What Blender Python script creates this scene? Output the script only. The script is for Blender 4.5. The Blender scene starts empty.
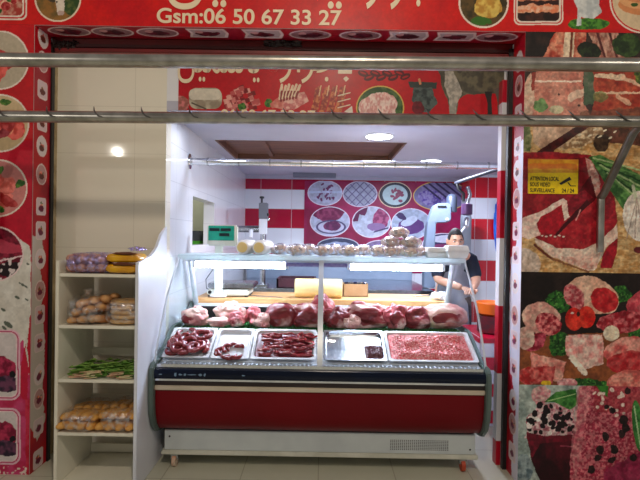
import bpy, bmesh, math, random
import numpy as np
from mathutils import Vector, Matrix, Euler, noise as mnoise

S = bpy.context.scene
C = S.collection
R = math.radians
rnd = random.Random(7)

# ------------------------------------------------------------ camera, world, lamps, exposure
F = 483.0            # focal length in pixels of the 640 px wide frame
CX, CY, H, T = 322.0, 237.0, 1.40, 0.0157
cam = bpy.data.cameras.new('camera')
cam.sensor_width = 36.0
cam.lens = F / 640 * 36
cam.clip_start = 0.02
camo = bpy.data.objects.new('camera', cam)
C.objects.link(camo)
camo.matrix_world = (Matrix.Translation((0, 0, H)) @ Matrix.Rotation(math.atan(2 / F), 4, 'Z')
                     @ Matrix.Rotation(R(90) - math.atan(3 / F), 4, 'X') @ Matrix.Rotation(T, 4, 'Z'))
S.camera = camo
S.view_settings.view_transform = 'Standard'
S.view_settings.look = 'None'
S.view_settings.gamma = 1.0
S.view_settings.use_curve_mapping = False
S.view_settings.exposure = 0.0

W = bpy.data.worlds.new('world')
S.world = W
W.use_nodes = True
W.node_tree.nodes['Background'].inputs[0].default_value = (0.95, 0.88, 0.80, 1)
W.node_tree.nodes['Background'].inputs[1].default_value = 0.24


def lamp(name, kind, loc, power, col, size=0.1, rot=(0, 0, 0), sy=None, spot=None, spread=None):
    l = bpy.data.lights.new(name, kind)
    l.energy = power
    l.color = col
    if kind == 'AREA':
        l.size = size
        if sy:
            l.shape = 'RECTANGLE'
            l.size_y = sy
        if spread:
            l.spread = spread
    else:
        l.shadow_soft_size = size
    if spot:
        l.spot_size = spot
        l.spot_blend = 0.6
    o = bpy.data.objects.new(name, l)
    o.location = loc
    o.rotation_euler = rot
    C.objects.link(o)
    return o


# market hall lamps hanging behind and above the viewer
lamp('hall_lamp', 'POINT', (0.15, 0.0, 3.50), 134, (1.0, 0.84, 0.66), 0.07)
lamp('hall_lamp', 'POINT', (-2.62, 0.0, 2.44), 22, (1.0, 0.93, 0.82), 0.03)
lamp('hall_lamp', 'POINT', (2.66, 0.0, 2.90), 26, (1.0, 0.90, 0.76), 0.06)
# downlights in the niche ceiling
lamp('downlight_lamp', 'AREA', (0.43, 3.74, 2.165), 44, (0.76, 0.82, 1.0), 0.18)
lamp('downlight_lamp', 'AREA', (1.09, 4.90, 2.165), 42, (0.76, 0.82, 1.0), 0.18)
lamp('downlight_lamp', 'AREA', (-0.74, 3.26, 2.165), 2.5, (0.80, 0.86, 1.0), 0.18)
# unseen fill light added to brighten the little room beyond the side opening
lamp('side_room_fill', 'POINT', (-1.7, 4.2, 1.95), 9, (1.0, 0.95, 0.82), 0.05)


# ------------------------------------------------------------ materials
def lin(c):
    c = np.asarray(c, float) / 255.0
    return np.where(c <= 0.04045, c / 12.92, ((c + 0.055) / 1.055) ** 2.4)


def rgba(c):
    v = lin(c)
    return (float(v[0]), float(v[1]), float(v[2]), 1.0)


def newmat(name):
    m = bpy.data.materials.new(name)
    m.use_nodes = True
    return m, m.node_tree, m.node_tree.nodes['Principled BSDF']


def setp(b, rough=0.5, metal=0.0, spec=None, coat=0.0, trans=0.0, ior=None):
    b.inputs['Roughness'].default_value = rough
    b.inputs['Metallic'].default_value = metal
    if spec is not None:
        b.inputs['Specular IOR Level'].default_value = spec
    b.inputs['Coat Weight'].default_value = coat
    b.inputs['Transmission Weight'].default_value = trans
    if ior:
        b.inputs['IOR'].default_value = ior


def bumpit(nt, b, src, strength, dist=0.003):
    bp = nt.nodes.new('ShaderNodeBump')
    bp.inputs['Strength'].default_value = strength
    bp.inputs['Distance'].default_value = dist
    nt.links.new(src, bp.inputs['Height'])
    nt.links.new(bp.outputs[0], b.inputs['Normal'])


def mat(name, c1, c2=None, scale=6.0, rough=0.5, metal=0.0, bump=0.0, spec=None, coat=0.0,
        stretch=None, pos=(0.35, 0.65), detail=5.0, c3=None):
    """two or three colours mixed by noise"""
    m, nt, b = newmat(name)
    setp(b, rough, metal, spec, coat)
    tc = nt.nodes.new('ShaderNodeTexCoord')
    mp = nt.nodes.new('ShaderNodeMapping')
    if stretch:
        mp.inputs['Scale'].default_value = stretch
    n = nt.nodes.new('ShaderNodeTexNoise')
    n.inputs['Scale'].default_value = scale
    n.inputs['Detail'].default_value = detail
    r = nt.nodes.new('ShaderNodeValToRGB')
    r.color_ramp.elements[0].position = pos[0]
    r.color_ramp.elements[1].position = pos[1]
    r.color_ramp.elements[0].color = rgba(c1)
    c2 = c2 or tuple(max(0, v * 0.93) for v in c1)
    r.color_ramp.elements[1].color = rgba(c2)
    if c3:
        e = r.color_ramp.elements.new(min(0.98, pos[1] + 0.1))
        e.color = rgba(c3)
    nt.links.new(tc.outputs['Object'], mp.inputs[0])
    nt.links.new(mp.outputs[0], n.inputs['Vector'])
    nt.links.new(n.outputs[0], r.inputs[0])
    nt.links.new(r.outputs[0], b.inputs['Base Color'])
    if bump:
        bumpit(nt, b, n.outputs[0], bump)
    return m


def emit(name, col, strength):
    m, nt, b = newmat(name)
    b.inputs['Base Color'].default_value = rgba(col)
    b.inputs['Emission Color'].default_value = rgba(col)
    b.inputs['Emission Strength'].default_value = strength
    return m


def glass(name, tint=(250, 252, 253), alpha=0.12, rough=0.02, ior=1.3):
    """thin pane: mostly clear with a mirror-like sheen"""
    m, nt, b = newmat(name)
    nt.nodes.remove(b)
    out = nt.nodes['Material Output']
    tr = nt.nodes.new('ShaderNodeBsdfTransparent')
    tr.inputs[0].default_value = rgba(tint)
    gl = nt.nodes.new('ShaderNodeBsdfGlossy')
    gl.inputs['Roughness'].default_value = rough
    fr = nt.nodes.new('ShaderNodeFresnel')
    fr.inputs[0].default_value = ior
    ge = nt.nodes.new('ShaderNodeNewGeometry')
    ft = nt.nodes.new('ShaderNodeMath')
    ft.operation = 'SUBTRACT'
    ft.use_clamp = True
    nt.links.new(fr.outputs[0], ft.inputs[0])
    nt.links.new(ge.outputs['Backfacing'], ft.inputs[1])
    mx = nt.nodes.new('ShaderNodeMixShader')
    nt.links.new(ft.outputs[0], mx.inputs[0])
    nt.links.new(tr.outputs[0], mx.inputs[1])
    nt.links.new(gl.outputs[0], mx.inputs[2])
    if alpha > 0:
        df = nt.nodes.new('ShaderNodeBsdfDiffuse')
        df.inputs[0].default_value = (0.88, 0.94, 0.98, 1)
        tl = nt.nodes.new('ShaderNodeBsdfTranslucent')
        tl.inputs[0].default_value = (0.85, 0.94, 0.98, 1)
        ml = nt.nodes.new('ShaderNodeMixShader')
        ml.inputs[0].default_value = 0.5
        nt.links.new(df.outputs[0], ml.inputs[1])
        nt.links.new(tl.outputs[0], ml.inputs[2])
        df = ml
        m2 = nt.nodes.new('ShaderNodeMixShader')
        m2.inputs[0].default_value = alpha
        nt.links.new(mx.outputs[0], m2.inputs[1])
        nt.links.new(df.outputs[0], m2.inputs[2])
        mx = m2
    nt.links.new(mx.outputs[0], out.inputs[0])
    return m


def film(name, tint=(245, 245, 250), cover=0.25):
    """crinkled clear plastic film"""
    m, nt, b = newmat(name)
    nt.nodes.remove(b)
    out = nt.nodes['Material Output']
    tr = nt.nodes.new('ShaderNodeBsdfTransparent')
    gl = nt.nodes.new('ShaderNodeBsdfGlossy')
    gl.inputs['Roughness'].default_value = 0.16
    gl.inputs[0].default_value = rgba(tint)
    n = nt.nodes.new('ShaderNodeTexNoise')
    n.inputs['Scale'].default_value = 42
    n.inputs['Detail'].default_value = 3
    tc = nt.nodes.new('ShaderNodeTexCoord')
    nt.links.new(tc.outputs['Object'], n.inputs['Vector'])
    r = nt.nodes.new('ShaderNodeValToRGB')
    r.color_ramp.elements[0].position = 0.42
    r.color_ramp.elements[0].color = (cover * 0.3,) * 3 + (1,)
    r.color_ramp.elements[1].position = 0.66
    r.color_ramp.elements[1].color = (min(1, cover * 2.2),) * 3 + (1,)
    bp = nt.nodes.new('ShaderNodeBump')
    bp.inputs['Strength'].default_value = 0.9
    bp.inputs['Distance'].default_value = 0.01
    nt.links.new(tc.outputs['Object'], n.inputs['Vector'])
    nt.links.new(n.outputs[0], r.inputs[0])
    nt.links.new(n.outputs[0], bp.inputs['Height'])
    nt.links.new(bp.outputs[0], gl.inputs['Normal'])
    mx = nt.nodes.new('ShaderNodeMixShader')
    nt.links.new(r.outputs[0], mx.inputs[0])
    nt.links.new(tr.outputs[0], mx.inputs[1])
    nt.links.new(gl.outputs[0], mx.inputs[2])
    nt.links.new(mx.outputs[0], out.inputs[0])
    return m


def tilemat(name, ca, cb, w, h, axis='X', zoff=0.0, grout=(150, 150, 150), rough=0.15, banded=False, gw=0.006):
    """ceramic tiles on a wall or floor; banded = courses alternate between two colours"""
    m, nt, b = newmat(name)
    setp(b, rough)
    tc = nt.nodes.new('ShaderNodeTexCoord')
    sp = nt.nodes.new('ShaderNodeSeparateXYZ')
    nt.links.new(tc.outputs['Object'], sp.inputs[0])

    def M(op, a, bb=None):
        n = nt.nodes.new('ShaderNodeMath')
        n.operation = op
        for i, v in enumerate((a, bb)):
            if v is None:
                continue
            if isinstance(v, (int, float)):
                n.inputs[i].default_value = v
            else:
                nt.links.new(v, n.inputs[i])
        return n.outputs[0]
    u = sp.outputs['Y' if axis == 'Y' else 'X']
    v = sp.outputs['Y' if axis == 'FLOOR' else 'Z']
    uu = M('DIVIDE', u, w)
    vv = M('DIVIDE', M('SUBTRACT', v, zoff), h)
    fu = M('FRACT', uu)
    fv = M('FRACT', vv)
    eu = M('LESS_THAN', M('MINIMUM', fu, M('SUBTRACT', 1.0, fu)), gw / w / 2)
    ev = M('LESS_THAN', M('MINIMUM', fv, M('SUBTRACT', 1.0, fv)), gw / h / 2)
    g = M('MAXIMUM', eu, ev)
    n = nt.nodes.new('ShaderNodeTexNoise')
    n.inputs['Scale'].default_value = 5
    n.inputs['Detail'].default_value = 6
    nt.links.new(tc.outputs['Object'], n.inputs['Vector'])
    mixb = nt.nodes.new('ShaderNodeMix')
    mixb.data_type = 'RGBA'
    mixb.inputs[6].default_value = rgba(ca)
    mixb.inputs[7].default_value = rgba(cb)
    if banded:
        nt.links.new(M('GREATER_THAN', M('FRACT', M('DIVIDE', vv, 2.0)), 0.5), mixb.inputs[0])
    else:
        nt.links.new(n.outputs[0], mixb.inputs[0])
    mixg = nt.nodes.new('ShaderNodeMix')
    mixg.data_type = 'RGBA'
    nt.links.new(g, mixg.inputs[0])
    nt.links.new(mixb.outputs[2], mixg.inputs[6])
    mixg.inputs[7].default_value = rgba(grout)
    nt.links.new(mixg.outputs[2], b.inputs['Base Color'])
    bumpit(nt, b, M('SUBTRACT', M('MULTIPLY', n.outputs[0], 0.15), g), 0.25, 0.002)
    return m


def vcol(name, rough=0.42, coat=0.04):
    """printed vinyl: the artwork is stored as the print's own colour attribute"""
    m, nt, b = newmat(name)
    setp(b, rough, coat=coat, spec=0.3)
    b.inputs['Coat Roughness'].default_value = 0.22
    a = nt.nodes.new('ShaderNodeAttribute')
    a.attribute_name = 'print'
    nt.links.new(a.outputs['Color'], b.inputs['Base Color'])
    n = nt.nodes.new('ShaderNodeTexNoise')
    n.inputs['Scale'].default_value = 7
    tc = nt.nodes.new('ShaderNodeTexCoord')
    nt.links.new(tc.outputs['Object'], n.inputs['Vector'])
    bumpit(nt, b, n.outputs[0], 0.15, 0.01)
    return m


M_print = vcol('printed_vinyl')
M_steel = mat('brushed_steel', (200, 202, 205), (170, 173, 178), 30, 0.22, 1.0)
M_chrome = mat('chrome', (235, 238, 242), (220, 223, 230), 10, 0.2, 1.0)
M_pipe = mat('galvanised_pipe', (196, 192, 184), (160, 156, 148), 14, 0.30, 1.0)
M_pipedk = mat('dull_steel_pipe', (140, 138, 134), (112, 110, 106), 14, 0.38, 0.9)
M_white = mat('white_paint', (232, 234, 240), (222, 225, 233), 3, 0.55)
M_ceil = mat('ceiling_paint', (196, 196, 212), (184, 184, 202), 2, 0.6)
M_cream = mat('cream_panel', (236, 232, 216), (226, 222, 206), 3, 0.35)
M_base = mat('aged_white_metal', (216, 216, 204), (196, 196, 182), 8, 0.45, bump=0.1)
M_red = mat('dark_red_enamel', (118, 0, 16), (108, 0, 13), 2, 0.4, spec=0.2)
M_navy = mat('navy_enamel', (8, 20, 44), (6, 15, 36), 3, 0.12, spec=0.25)
M_capgrey = mat('grey_green_plastic', (96, 112, 108), (82, 98, 94), 4, 0.4)
M_black = mat('black_plastic', (18, 18, 20), (26, 26, 28), 6, 0.45)
M_dark = mat('dark_trim', (42, 24, 24), (34, 20, 20), 6, 0.5)
M_wood = mat('beech_board', (222, 176, 122), (196, 146, 92), 4, 0.5, stretch=(1, 9, 9), bump=0.1)
M_hatch = mat('brown_board', (128, 88, 68), (106, 72, 56), 3, 0.55, stretch=(1, 6, 1))
M_yellow = mat('cream_paper', (238, 214, 150), (228, 200, 132), 4, 0.5)
M_card = mat('cardboard', (172, 138, 100), (156, 122, 86), 9, 0.8)
M_maroon = mat('maroon_plastic', (84, 34, 48), (68, 26, 40), 5, 0.4)
M_glass = glass('case_glass', alpha=0.0)
M_sglass = glass('side_glass', alpha=0.0, ior=1.08)
M_ledge = glass('ledge_glass', (215, 238, 242), 0.72, 0.08)
M_film = film('clear_bag_film')
M_foam = mat('white_foam', (240, 240, 238), (228, 230, 230), 18, 0.7, bump=0.05)
M_bread = mat('bread_crust', (214, 164, 108), (178, 116, 62), 14, 0.6, bump=0.3)
M_breadg = mat('golden_bread', (226, 172, 88), (190, 122, 50), 14, 0.5, bump=0.3)
M_flat = mat('flatbread', (216, 178, 124), (186, 140, 84), 20, 0.7, bump=0.3)
M_pale = mat('floury_bread', (242, 228, 214), (222, 192, 170), 12, 0.7, bump=0.25)
M_grass = mat('grass_plastic', (36, 118, 44), (22, 88, 34), 30, 0.5)
M_leaf = mat('leafy_green', (136, 170, 78), (74, 128, 48), 24, 0.55, bump=0.4)
M_tube = emit('fluorescent_glow', (226, 238, 255), 52)
M_disc = emit('downlight_glow', (244, 248, 255), 16)

MEATS = {
    'dark': mat('dark_beef', (104, 16, 24), (138, 32, 40), 7, 0.32, bump=0.35, pos=(0.35, 0.56), c3=(220, 170, 162), coat=0.3),
    'pink': mat('pink_meat', (152, 44, 54), (198, 98, 102), 8, 0.32, bump=0.35, pos=(0.36, 0.55), c3=(240, 212, 202), coat=0.3),
    'pale': mat('fat_covered_meat', (236, 196, 184), (214, 140, 136), 7, 0.35, bump=0.3, pos=(0.42, 0.6), c3=(176, 70, 76), coat=0.3),
    'streak': mat('streaky_meat', (112, 18, 28), (152, 44, 52), 6, 0.3, bump=0.4, pos=(0.36, 0.5), c3=(236, 196, 190), coat=0.3, stretch=(0.7, 1, 2.6)),
}
M_saus = mat('red_sausage', (128, 22, 30), (160, 52, 56), 26, 0.22, bump=0.25, coat=0.5, c3=(206, 132, 128))
M_mince = mat('minced_beef', (214, 60, 66), (238, 146, 142), 90, 0.4, bump=0.8, pos=(0.38, 0.58), c3=(245, 200, 196), coat=0.2)
M_offal = mat('offal', (92, 26, 40), (120, 70, 84), 60, 0.3, bump=0.8, coat=0.4, c3=(214, 196, 200))

M_satin = mat('satin_metal', (206, 212, 220), (190, 198, 208), 8, 0.35, 0.25)
# ------------------------------------------------------------ mesh helpers
MW = {}


def box(bm, x0, x1, y0, y1, z0, z1):
    vs = [bm.verts.new((x, y, z)) for x in (x0, x1) for y in (y0, y1) for z in (z0, z1)]
    for f in ((0, 1, 3, 2), (4, 6, 7, 5), (0, 4, 5, 1), (2, 3, 7, 6), (0, 2, 6, 4), (1, 5, 7, 3)):
        bm.faces.new([vs[i] for i in f])
    return vs


def prism(bm, poly, a0, a1, axis='X'):
    """poly in (Y,Z) swept along X, or (X,Z) swept along Y, or (X,Y) swept along Z"""
    def P(p, a):
        return {'X': (a, p[0], p[1]), 'Y': (p[0], a, p[1]), 'Z': (p[0], p[1], a)}[axis]
    A = [bm.verts.new(P(p, a0)) for p in poly]
    B = [bm.verts.new(P(p, a1)) for p in poly]
    n = len(poly)
    bm.faces.new(A)
    bm.faces.new(B[::-1])
    for i in range(n):
        bm.faces.new((A[i], B[i], B[(i + 1) % n], A[(i + 1) % n]))


def sheet(bm, line, x0, x1, th, nx=1):
    """a bent sheet: a (Y,Z) polyline with a thickness, swept along X"""
    up, dn = [], []
    for i, p in enumerate(line):
        a = Vector(line[max(0, i - 1)])
        b = Vector(line[min(len(line) - 1, i + 1)])
        d = (b - a).normalized()
        n = Vector((-d.y, d.x)) * th / 2
        up.append(tuple(Vector(p) + n))
        dn.append(tuple(Vector(p) - n))
    prism(bm, up + dn[::-1], x0, x1)


def tube(bm, pts, r, seg=12, cap=True):
    pts = [Vector(p) for p in pts]
    rs = r if isinstance(r, (list, tuple)) else [r] * len(pts)
    rings = []
    ref = None
    for i, p in enumerate(pts):
        d = (pts[min(len(pts) - 1, i + 1)] - pts[max(0, i - 1)]).normalized()
        if ref is None:
            ref = Vector((0, 0, 1)) if abs(d.z) < 0.9 else Vector((1, 0, 0))
        u = (ref - d * ref.dot(d)).normalized()
        ref = u
        v = d.cross(u)
        rings.append([bm.verts.new(p + (u * math.cos(2 * math.pi * k / seg) + v * math.sin(2 * math.pi * k / seg)) * rs[i]) for k in range(seg)])
    for a, b in zip(rings, rings[1:]):
        for k in range(seg):
            bm.faces.new((a[k], a[(k + 1) % seg], b[(k + 1) % seg], b[k]))
    if cap:
        bm.faces.new(rings[0][::-1])
        bm.faces.new(rings[-1])


def lathe(bm, prof, c, axis='Z', seg=24):
    rings = []
    for r, h in prof:
        ring = []
        for k in range(seg):
            a = 2 * math.pi * k / seg
            q = (r * math.cos(a), r * math.sin(a), h)
            if axis == 'X':
                q = (q[2], q[0], q[1])
            elif axis == 'Y':
                q = (q[0], q[2], q[1])
            ring.append(bm.verts.new((c[0] + q[0], c[1] + q[1], c[2] + q[2])))
        rings.append(ring)
    for a, b in zip(rings, rings[1:]):
        for k in range(seg):
            bm.faces.new((a[k], a[(k + 1) % seg], b[(k + 1) % seg], b[k]))
    bm.faces.new(rings[0][::-1])
    bm.faces.new(rings[-1])


def lump(bm, c, r, seed=0, amp=0.18, freq=1.6, sub=4, flat=None, rot=0.0):
    """an organic lump: a sphere pushed about by noise, flattened where it rests"""
    g = bmesh.ops.create_icosphere(bm, subdivisions=sub, radius=1.0)
    off = Vector((seed * 3.1, seed * 7.7, seed * 1.3))
    cr, sr = math.cos(rot), math.sin(rot)
    for v in g['verts']:
        d = v.co.copy()
        k = 1 + amp * mnoise.noise(d * freq + off) * 1.8 + amp * 0.5 * mnoise.noise(d * freq * 3 + off)
        p = Vector((d.x * r[0] * k, d.y * r[1] * k, d.z * r[2] * k))
        if flat is not None and p.z < -r[2] * flat:
            p.z = -r[2] * flat + (p.z + r[2] * flat) * 0.08
        v.co = Vector((c[0] + p.x * cr - p.y * sr, c[1] + p.x * sr + p.y * cr, c[2] + p.z))


def tag(o, label, cat, group=None, kind=None):
    o['label'] = label
    o['category'] = cat
    if group:
        o['group'] = group
    if kind:
        o['kind'] = kind
    return o


def empty(name, loc=(0, 0, 0), rot=(0, 0, 0)):
    o = bpy.data.objects.new(name, None)
    o.empty_display_size = 0.05
    o.location = loc
    o.rotation_euler = rot
    C.objects.link(o)
    MW[o.name] = Matrix.Translation(loc) @ Euler(rot).to_matrix().to_4x4()
    return o


def obj(name, bm, material, parent=None, smooth=False, bevel=0.0, origin=None, label=None, local=False):
    """link a bmesh built in world coordinates (or in its parent's own, with local) as one object"""
    bmesh.ops.recalc_face_normals(bm, faces=bm.faces)
    if bevel:
        es = [e for e in bm.edges if len(e.link_faces) == 2 and e.calc_face_angle(0) > 0.6]
        if es:
            bmesh.ops.bevel(bm, geom=es, offset=bevel, segments=2, affect='EDGES', clamp_overlap=True)
    if parent is not None:
        mw = MW[parent.name]
        if not local:
            bm.transform(mw.inverted())
    else:
        mw = Matrix.Identity(4)
        if origin is not None:
            mw = Matrix.Translation(origin)
            bm.transform(mw.inverted())
    me = bpy.data.meshes.new(name)
    bm.to_mesh(me)
    bm.free()
    o = bpy.data.objects.new(name, me)
    C.objects.link(o)
    me.materials.append(material)
    if smooth:
        for p in me.polygons:
            p.use_smooth = True
        if smooth != 'all':
            try:
                me.set_sharp_from_angle(angle=R(40))
            except Exception:
                pass
    if parent is not None:
        o.parent = parent
    elif origin is not None:
        o.location = origin
    MW[o.name] = mw
    if label:
        o['label'] = label
    return o


def nb():
    return bmesh.new()


def struct(name, bm, m, **k):
    o = obj(name, bm, m, **k)
    o['kind'] = 'structure'
    return o


def bx(name, m, parent, x0, x1, y0, y1, z0, z1, bevel=0.0, **k):
    bm = nb()
    box(bm, x0, x1, y0, y1, z0, z1)
    return obj(name, bm, m, parent, bevel=bevel, **k)


# ------------------------------------------------------------ the printed artwork (drawn shape by shape, stored on the vinyl)
def lattice(ix, iy, seed):
    v = np.sin(ix * 127.1 + iy * 311.7 + seed * 74.7) * 43758.5453
    return v - np.floor(v)


def vnoise(x, y, seed=0):
    ix, iy = np.floor(x), np.floor(y)
    fx, fy = x - ix, y - iy
    fx = fx * fx * (3 - 2 * fx)
    fy = fy * fy * (3 - 2 * fy)
    a = lattice(ix, iy, seed) * (1 - fx) + lattice(ix + 1, iy, seed) * fx
    b = lattice(ix, iy + 1, seed) * (1 - fx) + lattice(ix + 1, iy + 1, seed) * fx
    return a * (1 - fy) + b * fy


def fbm(x, y, seed=0, o=3):
    t, a, n = 0, 0.5, 0
    for k in range(o):
        t = t + a * vnoise(x * 2 ** k, y * 2 ** k, seed + k * 13)
        n += a
        a *= 0.5
    return t / n


class Art:
    def __init__(s, x, y, bg):
        s.x, s.y = x, y
        s.c = np.tile(np.asarray(bg, float), (len(x), 1))
        s.clip = np.ones(len(x), bool)

    def put(s, m, col, a=1.0):
        m = m & s.clip
        if isinstance(col, np.ndarray) and col.ndim == 2:
            s.c[m] = s.c[m] * (1 - a) + col[m] * a
        else:
            s.c[m] = s.c[m] * (1 - a) + np.asarray(col, float) * a

    def mixc(s, c1, c2, sc, seed=0, lo=0.35, hi=0.65, sx=1.0, sy=1.0):
        k = np.clip((fbm(s.x / sc * sx, s.y / sc * sy, seed) - lo) / (hi - lo), 0, 1)[:, None]
        return np.asarray(c1, float) * (1 - k) + np.asarray(c2, float) * k

    def wob(s, amp, sc=6.0, seed=0):
        return (s.x + (fbm(s.x / sc, s.y / sc, seed) - 0.5) * 2 * amp, s.y + (fbm(s.x / sc, s.y / sc, seed + 5) - 0.5) * 2 * amp)

    def ell(s, cx, cy, rx, ry, col, rot=0.0, wob=0.0, seed=0, a=1.0):
        x, y = s.wob(wob, 6, seed) if wob else (s.x, s.y)
        c, n = math.cos(R(rot)), math.sin(R(rot))
        u, v = (x - cx) * c + (y - cy) * n, -(x - cx) * n + (y - cy) * c
        m = (u / rx) ** 2 + (v / ry) ** 2 < 1
        s.put(m, col, a)
        return m

    def poly(s, pts, col, wob=0.0, seed=0, a=1.0):
        x, y = s.wob(wob, 6, seed) if wob else (s.x, s.y)
        m = np.zeros(len(x), bool)
        n = len(pts)
        for i in range(n):
            (x1, y1), (x2, y2) = pts[i], pts[(i + 1) % n]
            if y1 == y2:
                continue
            m ^= ((y1 > y) != (y2 > y)) & (x < (x2 - x1) * (y - y1) / (y2 - y1) + x1)
        s.put(m, col, a)
        return m

    def line(s, x1, y1, x2, y2, w, col, wob=0.0, seed=0, a=1.0):
        x, y = s.wob(wob, 5, seed) if wob else (s.x, s.y)
        dx, dy = x2 - x1, y2 - y1
        t = np.clip(((x - x1) * dx + (y - y1) * dy) / (dx * dx + dy * dy), 0, 1)
        m = (x - x1 - t * dx) ** 2 + (y - y1 - t * dy) ** 2 < w * w
        s.put(m, col, a)
        return m

    def rrect(s, x0, y0, x1, y1, r, col, a=1.0):
        qx = np.abs(s.x - (x0 + x1) / 2) - (x1 - x0) / 2 + r
        qy = np.abs(s.y - (y0 + y1) / 2) - (y1 - y0) / 2 + r
        m = np.hypot(np.maximum(qx, 0), np.maximum(qy, 0)) + np.minimum(np.maximum(qx, qy), 0) < r
        s.put(m, col, a)
        return m

    def specks(s, mask, col, sc, seed, th, a=1.0):
        s.put(mask & (vnoise(s.x / sc, s.y / sc, seed) > th), col, a)

    def food(s, cx, cy, r, seed):
        """a generic plate of meat inside a round or square frame"""
        q = random.Random(seed)
        pal = [(150, 30, 30), (190, 60, 50), (205, 110, 80), (120, 20, 30), (222, 160, 130), (200, 90, 80)]
        for k in range(7):
            an, d = q.random() * 6.3, q.random() * r * 0.55
            col = q.choice(pal)
            c2 = tuple(min(255, v + 45) for v in col)
            s.ell(cx + d * math.cos(an), cy + d * math.sin(an), r * (0.22 + 0.25 * q.random()), r * (0.16 + 0.2 * q.random()),
                  s.mixc(col, c2, r * 0.16, seed + k), q.random() * 180, r * 0.07, seed + k)
        for k in range(3):
            an, d = q.random() * 6.3, r * (0.3 + 0.5 * q.random())
            s.ell(cx + d * math.cos(an), cy + d * math.sin(an), r * 0.18, r * 0.11, s.mixc((40, 84, 30), (92, 130, 50), r * 0.1, seed), q.random() * 180, r * 0.06, seed + 9)

    def disc(s, cx, cy, rx, ry, bg, seed, ring=(238, 222, 210), w=1.6):
        s.ell(cx, cy, rx, ry, ring)
        m = s.ell(cx, cy, rx - w, ry - w, bg)
        old = s.clip
        s.clip = m & old
        s.food(cx, cy, min(rx, ry) * 1.05, seed)
        s.clip = old
        return m


def artplane(name, O, U, V, nu, nv, paint, th=0.004, parent=None, label=None):
    """a thin printed panel: a grid coloured by paint(points), with a back and edges"""
    O, U, V = Vector(O), Vector(U), Vector(V)
    N = U.cross(V).normalized()
    i, j = np.meshgrid(np.linspace(0, 1, nu), np.linspace(0, 1, nv))
    P = np.array(O)[None] + i.ravel()[:, None] * np.array(U)[None] + j.ravel()[:, None] * np.array(V)[None]
    q = np.arange(nu * nv).reshape(nv, nu)
    faces = np.stack([q[:-1, :-1].ravel(), q[:-1, 1:].ravel(), q[1:, 1:].ravel(), q[1:, :-1].ravel()], 1).tolist()
    col = paint(P)
    corners = [q[0, 0], q[0, -1], q[-1, -1], q[-1, 0]]
    back = [P[k] - np.array(N) * th for k in corners]
    n = len(P)
    P2 = np.vstack([P, back])
    faces.append([n + 3, n + 2, n + 1, n])
    for k in range(4):
        faces.append([int(corners[k]), n + k, n + (k + 1) % 4, int(corners[(k + 1) % 4])])
    if parent is not None:
        inv = np.array(MW[parent.name].inverted())
        P2 = P2 @ inv[:3, :3].T + inv[:3, 3]
    me = bpy.data.meshes.new(name)
    me.from_pydata(P2.tolist(), [], faces)
    at = me.color_attributes.new('print', 'FLOAT_COLOR', 'POINT')
    cl = np.ones((len(P2), 4), np.float32)
    cl[:n, :3] = lin(np.clip(col, 0, 255))
    cl[n:, :3] = 0.6
    at.data.foreach_set('color', cl.ravel())
    me.materials.append(M_print)
    o = bpy.data.objects.new(name, me)
    C.objects.link(o)
    if parent is not None:
        o.parent = parent
        MW[o.name] = MW[parent.name]
    if label:
        o['label'] = label
    return o


def upx(P):
    """where a point of a facing plane sits in the drawing's own units (its artwork grid)"""
    s = F / P[:, 1]
    x = CX + P[:, 0] * s
    y = CY - (P[:, 2] - H) * s
    return x + (240 - y) * T, y + (x - 320) * T


def at(x, y, Y):
    """the point at depth Y for a coordinate of the artwork grid"""
    x1 = x - (240 - y) * T
    y1 = y - (x - 320) * T
    return Vector(((x1 - CX) * Y / F, Y, H - (y1 - CY) * Y / F))


def lettering(name, text, size, loc, material, parent, rot=(R(90), 0, 0), depth=0.001, width=None, bold=0.0):
    cu = bpy.data.curves.new(name, 'FONT')
    cu.body = text
    cu.size = size
    cu.extrude = depth
    cu.offset = bold
    tmp = bpy.data.objects.new('tmp', cu)
    C.objects.link(tmp)
    bpy.context.view_layer.update()
    me = bpy.data.meshes.new_from_object(tmp.evaluated_get(bpy.context.evaluated_depsgraph_get()))
    bpy.data.objects.remove(tmp)
    co = np.empty(len(me.vertices) * 3)
    me.vertices.foreach_get('co', co)
    co = co.reshape(-1, 3)
    co[:, 0] -= co[:, 0].min()
    if width:
        co[:, 0] *= width / co[:, 0].max()
    M4 = np.array(MW[parent.name].inverted() @ Matrix.Translation(loc) @ Euler(rot).to_matrix().to_4x4())
    co = co @ M4[:3, :3].T + M4[:3, 3]
    me.vertices.foreach_set('co', co.ravel())
    me.materials.clear()
    me.materials.append(material)
    o = bpy.data.objects.new(name, me)
    C.objects.link(o)
    o.parent = parent
    MW[o.name] = MW[parent.name]
    return o


# ------------------------------------------------------------ the setting
YF, YJ, YW, YB = 2.776, 2.94, 3.07, 6.25     # facade face, shutter guides, tiled front wall, back wall
XL, XR = -1.672, 1.146                        # sides of the shopfront
XN, ZC = -1.0, 2.19                           # niche side wall, niche ceiling
M_floor = tilemat('floor_tiles', (206, 205, 186), (190, 190, 172), 0.45, 0.45, 'FLOOR', 0.06, (168, 164, 144), 0.28)
M_beige = tilemat('cream_wall_tiles', (240, 234, 218), (232, 228, 212), 0.60, 0.30, 'X', 0.11, (216, 210, 194), 0.07, gw=0.003)
M_side = tilemat('white_wall_tiles', (232, 234, 238), (226, 228, 234), 0.30, 0.25, 'Y', 0.006, (206, 208, 214), 0.15, gw=0.004)
M_band = tilemat('red_and_white_tiles', (226, 228, 236), (172, 10, 50), 0.40, 0.25, 'X', 1.506 - 1.25, (196, 180, 190), 0.15, banded=True, gw=0.005)
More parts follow.
